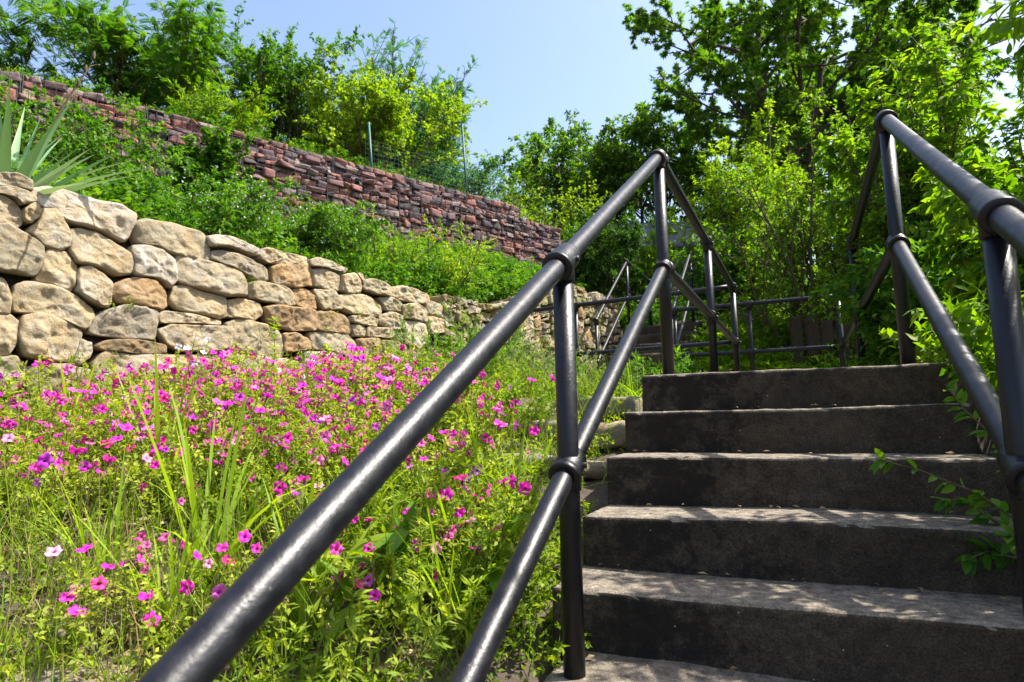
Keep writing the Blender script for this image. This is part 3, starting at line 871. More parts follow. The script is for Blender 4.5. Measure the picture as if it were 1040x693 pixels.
# ------------------------------------------------------------------ red gabion wall
G_A, G_B = np.array([-6.8, .83, 0]), np.array([-3.55, 7.85, 0])
G_E = unit(G_B-G_A); G_N = np.array([G_E[1], -G_E[0], 0])
gab = empty('gabion_wall', (*G_A[:2], 2), 'long wall of wire baskets filled with red stones on the bank above the shrubs', 'gabion wall')
rng = np.random.default_rng(11)
def g_pt(s, z, d): return G_A + s*G_E + np.array([0, 0, 1.])*z + G_N*d
def basket(s0, s1, z0, z1, setback):
    g = Geo(); z = z0
    while z < z1-.03:
        h = min(rng.uniform(.055, .12), z1-z)
        if z1-z-h < .05: h = z1-z
        s = s0
        while s < s1-.02:
            w = min(rng.uniform(.07, .24), s1-s)
            if s1-s-w < .1: w = s1-s
            tone = rng.random()
            hw, hh = w/2-.003, h/2-.003
            V, F = CUBE
            r = rng.normal(0, .02)
            P = V*np.array([hw, hh, .14]) + 0
            jitter = rng.normal(0, .012, (8, 3))*np.array([1.2, .9, 1.6])
            u = (V+1)/2
            J = sum((((1-u[:, 0]) if a == 0 else u[:, 0])*((1-u[:, 1]) if b == 0 else u[:, 1])*((1-u[:, 2]) if c == 0 else u[:, 2]))[:, None]*jitter[a*4+b*2+c] for a in (0, 1) for b in (0, 1) for c in (0, 1))
            P = P + J
            P[:, 2] += r*.8 - .14 - setback
            W = np.array([g_pt(s+w/2+p[0], z+h/2+p[1], p[2]) for p in P])
            g.add(W, F, None, tone); s += w
        z += h
    # end returns: stones along the short side
    return g
def make_cube(n=5, rnd=.35):
    V, F = rough_box((-1, -1, -1), (1, 1, 1), 2/n, .13, .05, 3.3, 0)
    return V, F
CUBE = make_cube()
def wire(s0, s1, z0, z1, setback):
    g = Geo()
    d = .022-setback
    for s in np.arange(s0, s1+.01, .1):
        r = .007 if (abs(s-s0) < .03 or abs(s-s1) < .05) else .0034
        tube(g, [g_pt(s, z0, d), g_pt(s, z1+.01, d)], r, None, 4)
    for z in np.arange(z0, z1+.02, .1):
        r = .006 if (abs(z-z0) < .03 or abs(z-z1) < .06) else .0026
        tube(g, [g_pt(s0, z, d+.003), g_pt(s1, z, d+.003)], r, None, 4)
    for s in np.arange(s0, s1, .2):
        tube(g, [g_pt(s, z1+.012, d), g_pt(s, z1+.012, d-.4)], .0022, None, 4)
    return g
def add_basket(s0, s1, z0, z1, sb):
    b = child_of(basket(s0, s1, z0, z1, sb).build('gabion_basket', M['red_stone'], None, False), gab)
    child_of(wire(s0, s1, z0, z1, sb).build('wire_mesh', M['wire'], None), b)
LOW_TOP, UP_TOP = 3.42, 3.70
for k in range(-2, 7):
    s0, s1 = k*1.18, k*1.18+1.172
    add_basket(s0, s1, 1.95, LOW_TOP, 0.0)
for k in range(-2, 6):
    s0, s1 = k*1.22+.05, k*1.22+1.262
    add_basket(s0, s1, LOW_TOP+.005, UP_TOP, .16)
# earth packed behind the stones
g = Geo()
rows = []
for s in np.linspace(-2.4, 8.2, 12):
    rows.append([g_pt(s, 1.6, -.24), g_pt(s, LOW_TOP-.04, -.24), g_pt(s, LOW_TOP-.04, -.40), g_pt(s, UP_TOP-.03 if s < 7.3 else LOW_TOP-.04, -.40), g_pt(s, UP_TOP-.03 if s < 7.3 else LOW_TOP-.04, -1.2), g_pt(s, 1.6, -1.2)])
V = np.array(rows).reshape(-1, 3); Q = [(k*6+e, k*6+6+e, k*6+7+e, k*6+1+e) for k in range(11) for e in range(5)]
Q += [(66+3, 66+2, 66+5, 66+4), (66+2, 66+1, 66+0, 66+5)]
g.add(V, Q); child_of(g.build('earth_fill', M['mortar_dark'], None), gab)
# ------------------------------------------------------------------ planting
def at(px, py, d):
    return CAM_POS + d*(_fw + _R*(px-520)/CAM_F - _U*(py-346.5)/CAM_F)
def spot(px0, px1, top, d, sink=.05):
    """ground point and size of a plant that spans px0..px1 and reaches up to row top at distance d"""
    c = at((px0+px1)/2, 425, d)
    gz = float(ground_z(c[0], c[1])) - sink
    zt = at((px0+px1)/2, top, d)[2]
    w = (px1-px0)*d/CAM_F
    return (c[0], c[1], gz), (w, w*.9, max(.3, zt-gz))

BUSH = dict(seg=[7, 4, 3], wob=[.12, .15, .2], up=[.05, .05, .02], kids=[9, 7], t0=[.12, .2], ang=[.7, .8], ratio=[.5, .5], last=2)
SPRAY = dict(seg=[8, 4], wob=[.1, .15], up=[.06, .04], kids=[15], t0=[.1], ang=[.75], ratio=[.32], last=1)
TREE = dict(seg=[8, 6, 4, 3], wob=[.1, .16, .18, .2], up=[.04, .05, .03, .0], kids=[9, 8, 7], t0=[.22, .25, .2], ang=[.85, .8, .8], ratio=[.62, .5, .45], last=3)
PINN = dict(seg=[7, 5], wob=[.08, .1], up=[.05, .06], kids=[13], t0=[.2], ang=[.65], ratio=[.42], last=1, tipleaf=True)

def lf(tpl, size, per, fwd=.6, side=.8, droop=.25, jit=.5):
    return dict(tpl=tpl, size=size, per=per, fwd=fwd, side=side, droop=droop, jit=jit)

SHRUBS = [
 # name, label, category, (px0, px1, top, distance), stems, skeleton, leaves, material, seed
 ('shrub', 'dark green shrub with tiny white blossom, next to the spiky plant above the wall', 'shrub', (112, 262, 172, 5.1), 16, BUSH, lf(LEAF, .042, 15), 'mid_leaf', 1),
 ('shrub', 'dense green shrub with small white blossom above the middle of the stone wall', 'shrub', (222, 372, 192, 6.0), 16, BUSH, lf(LEAF, .042, 15), 'mid_leaf', 2),
 ('shrub', 'bright lime green fine-leaved shrub overhanging the stone wall, taller and darker one of two', 'shrub', (318, 440, 222, 6.9), 15, SPRAY, lf(LEAF_NARROW, .062, 17, .8, .6, .1), 'back_leaf', 3),
 ('shrub', 'bright lime green fine-leaved shrub at the far end of the wall, low and yellowish', 'shrub', (400, 512, 234, 7.4), 15, SPRAY, lf(LEAF_NARROW, .062, 18, .8, .6, .1), 'lime_leaf', 4),
 ('shrub', 'leafy green shrub behind the spiky plant, below the red wall', 'shrub', (-45, 128, 88, 5.9), 16, BUSH, lf(LEAF, .055, 13), 'mid_leaf', 5),
 ('creeper', 'trailing leafy creeper hanging down the face of the red wall', 'creeper', (172, 232, 122, 7.6), 13, BUSH, lf(LEAF_ROUND, .06, 12), 'mid_leaf', 6),
 ('creeper', 'sparse creeper climbing the rough mossy rubble wall', 'creeper', (488, 548, 330, 6.9), 6, BUSH, lf(LEAF, .045, 4), 'mid_leaf', 61),
 ('tree', 'young tree with feathery divided leaves standing above the near end of the red wall', 'tree', (50, 222, -25, 10.2), 13, dict(PINN, kids=[20]), lf(PINNATE, .17, 14, .7, .7, .3, .35), 'mid_leaf', 7),
 ('tree', 'feathery leaved sapling behind the nearest end of the red wall, cut by the frame', 'tree', (-90, 78, 22, 9.6), 11, dict(PINN, kids=[20]), lf(PINNATE, .17, 8, .7, .7, .3, .35), 'mid_leaf', 8),
 ('tree', 'tall leafy green tree rising to the sky above the middle of the red wall', 'tree', (205, 342, 18, 11.4), 16, BUSH, lf(LEAF, .075, 24), 'mid_leaf', 9),
 ('shrub', 'yellow green round-crowned shrub on top of the red wall beside the mesh fence', 'shrub', (300, 452, 62, 11.3), 16, BUSH, lf(LEAF_ROUND, .072, 20), 'lime_leaf', 10),
 ('shrub', 'deep green bush in shade behind the yellow green shrub on the red wall', 'shrub', (262, 400, 88, 12.6), 12, BUSH, lf(LEAF, .09, 15), 'dark_leaf', 11),
 ('tree', 'thin feathery grey green tree with upright shoots against the sky behind the fence', 'tree', (345, 482, 56, 13.4), 22, dict(PINN, kids=[22]), lf(PINNATE_FINE, .17, 13, .7, .8, .1, .5), 'blue_leaf', 12),
 ('shrub', 'tall weedy shrub on top of the red wall between two leafy trees', 'shrub', (165, 268, 82, 9.6), 24, SPRAY, lf(LEAF_NARROW, .09, 20, .8, .6, .1), 'back_leaf', 13),
 ('shrub', 'blue green creeping bush behind the green mesh fence', 'shrub', (378, 508, 140, 12.6), 13, BUSH, lf(LEAF, .075, 14), 'blue_leaf', 14),
 ('shrub', 'pale sunlit bush beyond the fence post at the end of the red wall', 'shrub', (448, 560, 172, 14.5), 13, SPRAY, lf(LEAF, .085, 15), 'lime_leaf', 15),
 ('shrub', 'sunlit yellow green thicket on the slope past the end of the red wall', 'shrub', (530, 628, 188, 13.6), 15, SPRAY, lf(LEAF, .08, 17), 'lime_leaf', 16),
 ('shrub', 'dark green bush between the red wall and the far flight of stairs', 'shrub', (574, 654, 222, 10.6), 14, BUSH, lf(LEAF, .07, 17), 'dark_leaf', 17),
 ('shrub', 'bright green bush above the far flight of stairs, seen past the foreground post', 'shrub', (604, 690, 222, 13.0), 14, BUSH, lf(LEAF, .08, 15), 'back_leaf', 18),
 ('tree', 'spreading dark tree on the skyline, its crown thinning out to the open sky', 'tree', (508, 642, 118, 20.5), 4, TREE, lf(LEAF, .15, 14), 'tree_leaf', 19),
 ('tree', 'dense dark tree behind the top of the crossing handrail posts', 'tree', (592, 742, 104, 19.0), 4, dict(TREE, t0=[.5, .25, .2]), lf(LEAF, .15, 10), 'tree_leaf', 20),
 ('tree', 'large maple-like tree with sky between its boughs, rising behind the sunlit hedge', 'tree', (662, 985, -150, 15.5), 2, dict(TREE, kids=[11, 9, 8]), lf(LEAF_LOBED, .15, 19), 'tree_leaf', 21),
 ('tree', 'second dark tree behind the hedge, partly hidden by the big maple-like one', 'tree', (800, 985, -10, 19.0), 2, dict(TREE, kids=[11, 9, 8]), lf(LEAF_LOBED, .16, 15), 'tree_leaf', 22),
 ('shrub', 'tall yellow green shrub in the sun between the two handrails', 'shrub', (726, 825, 132, 10.2), 13, BUSH, lf(LEAF, .085, 15), 'lime_leaf', 23),
 ('shrub', 'wide sunlit green shrub behind the crest of the hedge-side handrail', 'shrub', (758, 910, 138, 8.3), 15, BUSH, lf(LEAF, .07, 17), 'back_leaf', 24),
 ('shrub', 'shaded bush standing right behind the far edge railing of the landing', 'shrub', (700, 812, 236, 9.8), 16, BUSH, lf(LEAF, .062, 19), 'mid_leaf', 25),
 ('shrub', 'green bush outside the hedge-side rail of the landing, behind the tall post', 'shrub', (876, 965, 214, 7.6), 15, BUSH, lf(LEAF, .062, 17), 'back_leaf', 26),
 ('hedge_plant', 'tall hedge shrub with glossy drooping leaves towering over the near handrail', 'hedge shrub', (885, 1075, 62, 4.7), 13, BUSH, lf(LEAF_FINE, .068, 18, .5, .7, .5, .4), 'back_leaf', 27),
 ('hedge_plant', 'hedge shrub with long leaves just behind the hedge-side post', 'hedge shrub', (868, 1000, 122, 5.6), 14, BUSH, lf(LEAF_FINE, .058, 27, .5, .7, .5, .4), 'back_leaf', 28),
 ('hedge_plant', 'dark low hedge shrub in deep shade beside the upper steps', 'hedge shrub', (900, 1060, 250, 4.1), 15, BUSH, lf(LEAF_FINE, .055, 18, .5, .7, .4, .5), 'mid_leaf', 29),
 ('hedge_plant', 'leafy hedge shrub rising close behind the nearest hedge-side post', 'hedge shrub', (1000, 1210, 150, 3.2), 13, BUSH, lf(LEAF_FINE, .066, 15, .5, .7, .4, .5), 'back_leaf', 31),
]
for k, (nm, lab, cat, (p0, p1, top, d), stems, S, leaf, mat, seed) in enumerate(SHRUBS):
    loc, dims = spot(p0, p1, top, d)
    plant(nm, lab, cat, loc, dims, stems, 1.0, max(.008, dims[2]*(.013 if S['last'] == 3 else .009)), S, leaf, M[mat], M['bark' if S['last'] == 3 else 'twig'], seed,
          spread=.55 if S['last'] < 3 else .35, base_r=.06 if S['last'] == 3 else .18, wood='trunk' if cat == 'tree' else 'stems', crown='crown' if cat == 'tree' else 'foliage')

plant('hedge_plant', 'hedge shrub at the edge of the picture overhanging the lower steps', 'hedge shrub', (1.98, -.6, float(ground_z(1.98, -.6))-.05), (1.15, 1.6, 2.3), 11, 1.0, .012, BUSH,
      lf(LEAF_FINE, .06, 9, .5, .7, .4, .5), M['back_leaf'], M['twig'], 30, spread=.55, base_r=.18, wood='stems', crown='foliage')  # added beyond the frame edge to throw dappled shade on the treads
# white blossom on the two shrubs above the wall
for o in [o for o in bpy.data.objects if 'white blossom' in str(o.get('label', ''))]:
    fo = [ch for ch in o.children if ch.name.startswith('foliage')][0]
    me = fo.data; n = len(me.vertices); co = np.empty(n*3, np.float32); me.vertices.foreach_get('co', co); co = co.reshape(-1, 3)
    rb = np.random.default_rng(len(o.name)+n); P = co[rb.integers(0, n, 420)] + rb.normal(0, .012, (420, 3))
    P = P[P[:, 2] > .25*co[:, 2].max()]; g = Geo()
    for k in range(4):
        D = unit(rb.normal(0, 1, (len(P), 3))); scatter(g, LEAF_ROUND, P, D, unit(np.array([.5, -.3, .8])+rb.normal(0, .4, (len(P), 3))), rb.uniform(.010, .019, len(P)), np.full(len(P), .8))
    g.build('blossom', M['white_petal'], o)

# ---- spiky plant behind the near end of the stone wall
def sword_plant():
    root = empty('yucca_plant', (-3.42, -.93, 1.0), 'spiky plant with long pale green sword leaves on top of the stone wall', 'yucca')
    rng = np.random.default_rng(3); g = Geo()
    for k in range(46):
        a = k*2.4 + rng.normal(0, .2); el = rng.uniform(.25, 1.45) if k > 6 else rng.uniform(1.1, 1.5)
        L = rng.uniform(.58, .9); w = rng.uniform(.022, .034); bend = rng.uniform(.1, .6)
        h = np.array([math.cos(a), math.sin(a), 0]); n = 9; V, Q = [], []
        p = h*.03; e = el
        side = np.array([-h[1], h[0], 0])
        for i in range(n+1):
            t = i/n
            d = h*math.cos(e) + np.array([0, 0, math.sin(e)])
            up = -h*math.sin(e) + np.array([0, 0, math.cos(e)])
            ww = w*(.75+.5*math.sin(math.pi*min(1, t*1.3)))*(1-t**3)
            V += [p - side*ww + up*ww*.35, p, p + side*ww + up*ww*.35]
            p = p + d*L/n; e -= bend/n
            if i < n:
                b = 3*i; Q += [(b, b+1, b+4, b+3), (b+1, b+2, b+5, b+4)]
        g.add(V, Q, None, np.clip(rng.random()+0*np.arange(len(V)), 0, 1))
    g.build('leaves', M['yucca_leaf'], root, True)
    g = Geo(); pts = [(0, 0, 0), (.10, .10, .42), (.19, .22, .82), (.24, .29, 1.02)]
    tube(g, pts, .009, .005, 6)
    for k in range(6):
        q = np.array(pts[3])*(.80+.05*k) ; tube(g, [q, q+np.array([rng.normal(0, .02), rng.normal(0, .02), .03]), q+np.array([0, 0, .055])], [.004, .012, .003], None, 6)
    g.build('dry_flower_stalk', M['twig'], root, True)
sword_plant()

# ---- magenta petunias
def flower_mesh(name, mat, r=.027, seed=0):
    rng = np.random.default_rng(seed); g = Geo(); V, A = [], []; n = 25
    for s, z in ((.10, -.030), (.15, -.016), (.25, -.005), (.6, .0), (1.0, -.002)):
        for k in range(n):
            a = k*2*math.pi/n
            lobe = 1 + (.09*math.cos(5*a) - .05*abs(math.cos(2.5*a+math.pi/2)))*s
            zz = z + s*s*.004*math.cos(5*a+.6) + rng.normal(0, .0006)
            V.append((r*s*lobe*math.cos(a), r*s*lobe*math.sin(a), zz)); A.append(s)
    Q = [(q*n+k, q*n+(k+1) % n, (q+1)*n+(k+1) % n, (q+1)*n+k) for q in range(4) for k in range(n)]
    g.add(V, Q, None, A)
    return g.mesh(name, M[mat], True)
PETALS = [flower_mesh('petunia_flower', 'petal', .0182+.0028*k, k) for k in range(3)]
SMALL = dict(seg=[6, 3], wob=[.1, .15], up=[.05, .06], kids=[7], t0=[.15], ang=[.6], ratio=[.32], last=1, tipleaf=True)
def petunia(seed, label, nfl, h, petals, group, leafmat='petunia_leaf', name='petunia_plant', cat='petunia'):
    B, K, rng = skeleton(seed, 7, .34, .0028, SMALL, .75, .04)
    B, K = fit_dims(B, K, (.40, .40, h))
    root = empty(name, (0, 0, 0), label, cat, group)
    g = Geo()
    for pts, r0, r1, lvl in B: tube(g, pts, r0, r1, 4)
    g.build('stems', M['stem'], root, True)
    g = Geo(); leaf_cloud(g, rng, K, lf(LEAF, .025, 7, .5, .8, .0, .6)); g.build('leaves', M[leafmat], root)
    tips = [b[0][-1] for b in B if b[0][-1][2] > h*.62]; tips = [tips[i] for i in rng.permutation(len(tips))]
    n = 0; used = []
    for p in tips:
        if n >= nfl: break
        if any(np.linalg.norm(p-q) < .05 for q in used): continue
        used.append(p)
        f = bpy.data.objects.new('flower', petals[int(rng.integers(0, len(petals)))]); COL.objects.link(f); f.parent = root
        nrm = Vector(unit(np.array([.35, -.45, .6]) + rng.normal(0, .38, 3)))
        f.location = p + np.array([0, 0, .035]); f.rotation_euler = nrm.to_track_quat('Z', 'Y').to_euler(); n += 1
    return root
PET_LABEL = 'magenta petunia plant blooming among weeds in the sloping bed below the stone wall'
PET_GROUP = 'magenta petunias in the flower bed'
protos = [petunia(40+k, PET_LABEL, nf, h, PETALS, PET_GROUP) for k, (nf, h) in enumerate([(6, .30), (8, .36), (5, .25), (9, .33), (4, .27), (7, .38), (6, .29), (5, .34)])]
rng = np.random.default_rng(77); pts = []
tries = 0
while len(pts) < 292 and tries < 60000:
    tries += 1
    y = rng.uniform(-2.0, 1.75); x = rng.uniform(wall_x(y)+.14, -.28)
    f = -x/3.0
    dens = (.2 + .8*sstep(.2, .6, f))*(1.0 if y > -1.2 else .5)*(1 - .6*sstep(.9, 1.7, y))
    if x > -.9 and y < -.9: dens *= .9
    if y < -1.5: dens *= .25
    if x > -1.1 and y > -.9: dens *= .5
    if x < -.75 and x > -1.8 and y < -1.25: dens *= .3
    if y > .5 and x > -1.5 - (y-.5)*.6: continue
    if x > -.75 and y > -.45: continue
    if rng.random() > dens: continue
    if any((x-a)**2+(y-b)**2 < .0062 for a, b in pts): continue
    pts.append((x, y))
for k, (x, y) in enumerate(pts):
    o = protos[k] if k < len(protos) else copy_tree(protos[int(rng.integers(0, len(protos)))])
    o.location = (x, y, float(ground_z(x, y))-.015); o.rotation_euler.z = rng.uniform(-.7, .7); s = rng.uniform(.85, 1.2)*(.82 if y < -1.0 else 1); o.scale = (s, s, s*rng.uniform(.9, 1.1))
WP = [flower_mesh('white_flower', 'white_petal', .02, 9)]
w1 = petunia(60, 'white flowered plant near the foot of the stone wall, among magenta petunias', 9, .44, WP, None, name='white_flower_plant', cat='flower plant')
w1.location = (-2.72, -.28, float(ground_z(-2.72, -.28)))
w2 = petunia(61, 'smaller white flowered plant right of its larger white companion, among magenta petunias', 5, .38, WP, None, name='white_flower_plant', cat='flower plant')
w2.location = (-2.35, .25, float(ground_z(-2.35, .25)))

# ---- weeds, grass and litter that nobody could count
def replicate(geo, protos, P, rng, smin=.7, smax=1.3):
    """many turned copies of clump arrays into one mesh"""
    for k, pr in enumerate(protos):
        idx = [i for i in range(len(P)) if i % len(protos) == k]
        if not idx: continue
        a = rng.uniform(0, 2*math.pi, len(idx)); s = rng.uniform(smin, smax, len(idx))
        V = np.concatenate(pr.V); A = np.concatenate(pr.A); Q = np.concatenate(pr.Q) if pr.Q else np.zeros((0, 4), int)
        c, sn = np.cos(a)[:, None], np.sin(a)[:, None]
        X = (V[None, :, 0]*c - V[None, :, 1]*sn)*s[:, None] + P[idx, 0][:, None]
        Y = (V[None, :, 0]*sn + V[None, :, 1]*c)*s[:, None] + P[idx, 1][:, None]
        Z = V[None, :, 2]*s[:, None] + P[idx, 2][:, None]
        QQ = Q[None] + (np.arange(len(idx))*len(V))[:, None, None]
        sh = rng.uniform(-.25, .25, len(idx))[:, None]
        geo.add(np.stack([X, Y, Z], -1).reshape(-1, 3), QQ.reshape(-1, 4), None, np.clip(A[None]+sh, 0, 1).ravel())
def clump(seed, h, w, size, per, stems=6, tpl=LEAF):
    B, K, rng = skeleton(seed, stems, h, .002, SMALL, .8, .05); B, K = fit_dims(B, K, (w, w, h))
    g = Geo(); leaf_cloud(g, rng, K, lf(tpl, size, per, .5, .8, .05, .5))
    for pts, r0, r1, lvl in B:
        if lvl == 0: tube(g, pts, .0018, .001, 3, .3)
    return g
def on_ground(n, x0, x1, y0, y1, rng, keep):
    x = rng.uniform(x0, x1, n); y = rng.uniform(y0, y1, n)
    k = keep(x, y) & (rng.random(n) < 1)
    x, y = x[k], y[k]
    return np.stack([x, y, ground_z(x, y)-.01], -1)
rng = np.random.default_rng(8)
bed = lambda x, y: (x > wall_x(y)+.06) & (x < -.06)
bare = lambda x, y: (x < -.55) & (x > -1.9) & (y < -1.2) & (y > -2.6)
stones_zone = lambda x, y: (x > -1.15) & (y > -.4)
cl = [clump(100+k, h, .3, s, p, 6, t) for k, (h, s, p, t) in enumerate([(.17, .022, 7, LEAF), (.24, .02, 6, LEAF), (.12, .024, 7, LEAF_ROUND), (.36, .036, 7, LEAF_NARROW), (.22, .036, 5, LEAF_NARROW), (.12, .02, 8, LEAF)])]
g = Geo()
P = on_ground(1500, -3.1, -.06, -3.2, 3.4, rng, lambda x, y: bed(x, y) & ~(bare(x, y) & (rng.random(len(x)) < .85)) & ~(stones_zone(x, y) & (rng.random(len(x)) < .84)) & ~((y > 1.9) & (rng.random(len(x)) < .55)))
replicate(g, cl, P, rng, .7, 1.25)
wz = rng.uniform(0, 1, 26); wsx = rng.uniform(.2, 6.8, 26)       # small weeds rooted in the wall joints
P = np.array([W_O + W_E*s_ + W_N*.03 + np.array([0, 0, .15+q*.75]) for s_, q in zip(wsx, wz)]); replicate(g, cl[5:6]+cl[:1], P, rng, .35, .65)
put(g.build('weeds', M['weed']), kind='stuff')
blades = [tpl_blade(c, w) for c, w in ((.3, .011), (.8, .012), (1.4, .010), (.5, .014))]
def grass_patch(geo, P, rng, hmin, hmax, n=9, spread=.05):
    for k, t in enumerate(blades):
        Q = np.repeat(P[k::len(blades)], n, 0); m = len(Q)
        if not m: continue
        Q = Q + np.concatenate([rng.normal(0, spread, (m, 2)), np.zeros((m, 1))], 1)
        D = unit(np.stack([rng.normal(0, .35, m), rng.normal(0, .35, m), np.ones(m)], -1)); N = unit(rng.normal(0, 1, (m, 3))*np.array([1, 1, .1]))
        scatter(geo, t, Q, D, N, rng.uniform(hmin, hmax, m), rng.random(m))
g = Geo()
P = on_ground(170, -3.0, -.1, -3.0, 2.4, rng, lambda x, y: bed(x, y) & ~stones_zone(x, y)); grass_patch(g, P, rng, .10, .26)
P = on_ground(110, -1.5, -.1, -2.6, .3, rng, bed); grass_patch(g, P, rng, .10, .24)
thin = [tpl_blade(cv, .0045) for cv in (.25, .6, 1.0, .1)]; keep = blades; blades = thin
P = on_ground(420, -2.95, -.25, -2.2, 1.6, rng, bed); grass_patch(g, P, rng, .2, .46, 9, .05); blades = keep
s = rng.uniform(-2.2, 8.2, 420); d = rng.uniform(-.5, -.18, 420)
P = np.array([g_pt(a, UP_TOP-.03 if a < 7.35 else LOW_TOP, b-.0) for a, b in zip(s, d)]); grass_patch(g, P, rng, .04, .17, 8)
put(g.build('grass', M['grass']), kind='stuff')
# dry upright stems standing among the flowers
P = np.concatenate([on_ground(260, -2.9, -.3, -1.9, 1.0, rng, bed), on_ground(110, -1.9, -.6, -2.3, -1.1, rng, bed)]); n = len(P); gd = Geo()
for p in P:
    h = rng.uniform(.18, .45); q = p + np.array([rng.normal(0, .06), rng.normal(0, .06), h])
    tube(gd, [p, (p+q)/2+rng.normal(0, .012, 3), q], .0016, .0008, 3, rng.random())
put(gd.build('dry_stems', M['straw']), kind='stuff')
g = Geo()
P = on_ground(2600, -2.0, -.3, -2.9, -.9, rng, bed); n = len(P); P[:, 2] += rng.uniform(.005, .05, n)
D = unit(np.stack([rng.normal(0, 1, n), rng.normal(0, 1, n), rng.normal(.05, .2, n)], -1)); N = unit(np.array([0, 0, 1.])+rng.normal(0, .4, (n, 3)))
scatter(g, LEAF_LONG, P[::3], D[::3], N[::3], rng.uniform(.04, .10, len(P[::3])), rng.random(len(P[::3])))
scatter(g, blades[2], P[1::3], D[1::3], N[1::3], rng.uniform(.1, .26, len(P[1::3])), rng.random(len(P[1::3])))
scatter(g, LEAF, P[2::3], D[2::3], N[2::3], rng.uniform(.03, .06, len(P[2::3])), rng.random(len(P[2::3])))
P = on_ground(150, -2.2, -.2, -2.6, -.4, rng, bed); grass_patch(g, P, rng, .1, .28, 5, .03)
put(g.build('dry_litter', M['straw']), kind='stuff')

# low cover on the banks and under the hedge
cl2 = [clump(130+k, h, .5, s, p, 7, t) for k, (h, s, p, t) in enumerate([(.22, .05, 6, LEAF), (.32, .055, 6, LEAF), (.27, .065, 5, LEAF_NARROW)])]
g = Geo()
P = on_ground(900, -8, -2.3, -2.5, 8.5, rng, lambda x, y: (x < wall_x(y)-.35) & (x > gab_x(y)+.15)); replicate(g, cl2, P, rng, .7, 1.25)
P = on_ground(420, -4.6, -2.0, 3.0, 5.2, rng, lambda x, y: (x < wall_x(y)-.3) & (x > gab_x(y)+.15)); replicate(g, cl2, P, rng, .7, 1.2)
P = on_ground(1500, -14, -2.5, -1, 13, rng, lambda x, y: (x < gab_x(y)-1.0) & (x > gab_x(y)-5)); replicate(g, cl2, P, rng, .5, 1.1)
P = on_ground(1500, -5.5, 7, 8.4, 17, rng, lambda x, y: (x > gab_x(y)-.5)); replicate(g, cl2, P, rng, .8, 1.7)
P = on_ground(300, -2.3, -1.75, 5.2, 9, rng, lambda x, y: x < 99); replicate(g, cl2, P, rng, .4, .8)
put(g.build('undergrowth', M['mid_leaf']), kind='stuff')
g = Geo()
P = on_ground(1500, 1.42, 6.5, -2.6, 10, rng, lambda x, y: (x > 1.42) | (y > 5.3)); replicate(g, cl2, P, rng, .6, 1.3)
P = on_ground(260, -.5, 1.6, 5.3, 8, rng, lambda x, y: x > -.5); replicate(g, cl2, P, rng, .7, 1.3)
put(g.build('undergrowth', M['back_leaf']), kind='stuff')
# ------------------------------------------------------------------ single things in and around the bed
def rock(name, label, loc, size, seed, rot=0.0, mat='stone', tone=.28, cat='stone', group=None):
    V, F = rough_box((-size[0]/2, -size[1]/2, 0), (size[0]/2, size[1]/2, size[2]), .02, .018, .012, seed, .6)
    r2 = np.random.default_rng(int(seed*10)); j = r2.normal(0, .10, (4,))
    V[:, 0] *= 1 + j[0]*V[:, 1]/size[1]*2; V[:, 1] *= 1 + j[1]*V[:, 0]/size[0]*2
    V[:, 0] += j[2]*V[:, 1]; V[:, 2] += j[3]*V[:, 0]*.6
    for p in V: p[:2] *= 1 + .16*noise.noise(Vector((math.atan2(p[1], p[0])*.9+seed, seed, 0)))
    g = Geo(); g.add(V, F, None, tone)
    o = g.build(name, M[mat], None, True); o.location = loc; o.rotation_euler.z = rot
    return put(o, label, cat, group)
gz = lambda x, y, d=0.0: (x, y, float(ground_z(x, y))+d)
for k, (x, y, sx, sy, sz, rot, lab) in enumerate([
    (-.30, .44, .34, .26, .13, .3, 'rounded garden stone closest to the stair edge, level with the top step'),
    (-.66, .52, .40, .30, .09, -.2, 'flat pale garden stone between the feathery plant and the lower stair rail'),
    (-.44, .92, .46, .30, .12, .1, 'broad flat stone at the back of the garden stones, below the grassy plants'),
    (-.62, .02, .34, .24, .07, .5, 'low flat stone half buried in weeds left of the lower rail'),
    (-.27, .02, .26, .2, .08, .9, 'small flat stone beside the stair edge, lowest of the garden stones'),
    (-.95, .85, .34, .24, .07, .2, 'flat stone behind the feathery plant, partly overgrown')]):
    rock('garden_stone', lab, gz(x, y, -.02), (sx, sy, sz), 5.1+k*1.7, rot)
for k, (x, y, sx, sy, sz, rot, lab) in enumerate([
    (-1.10, -1.86, .26, .16, .03, .5, 'thin slab of grey slate lying on the bare soil, largest of three'),
    (-1.30, -1.74, .20, .13, .025, -.4, 'thin slate flake on bare soil under the petunias'),
    (-.92, -1.94, .18, .12, .025, 1.1, 'thin slate flake on the bare soil nearest the foreground rail')]):
    rock('slate_slab', lab, gz(x, y, -.004), (sx, sy, sz), 25.1+k*2.3, rot, tone=.28)

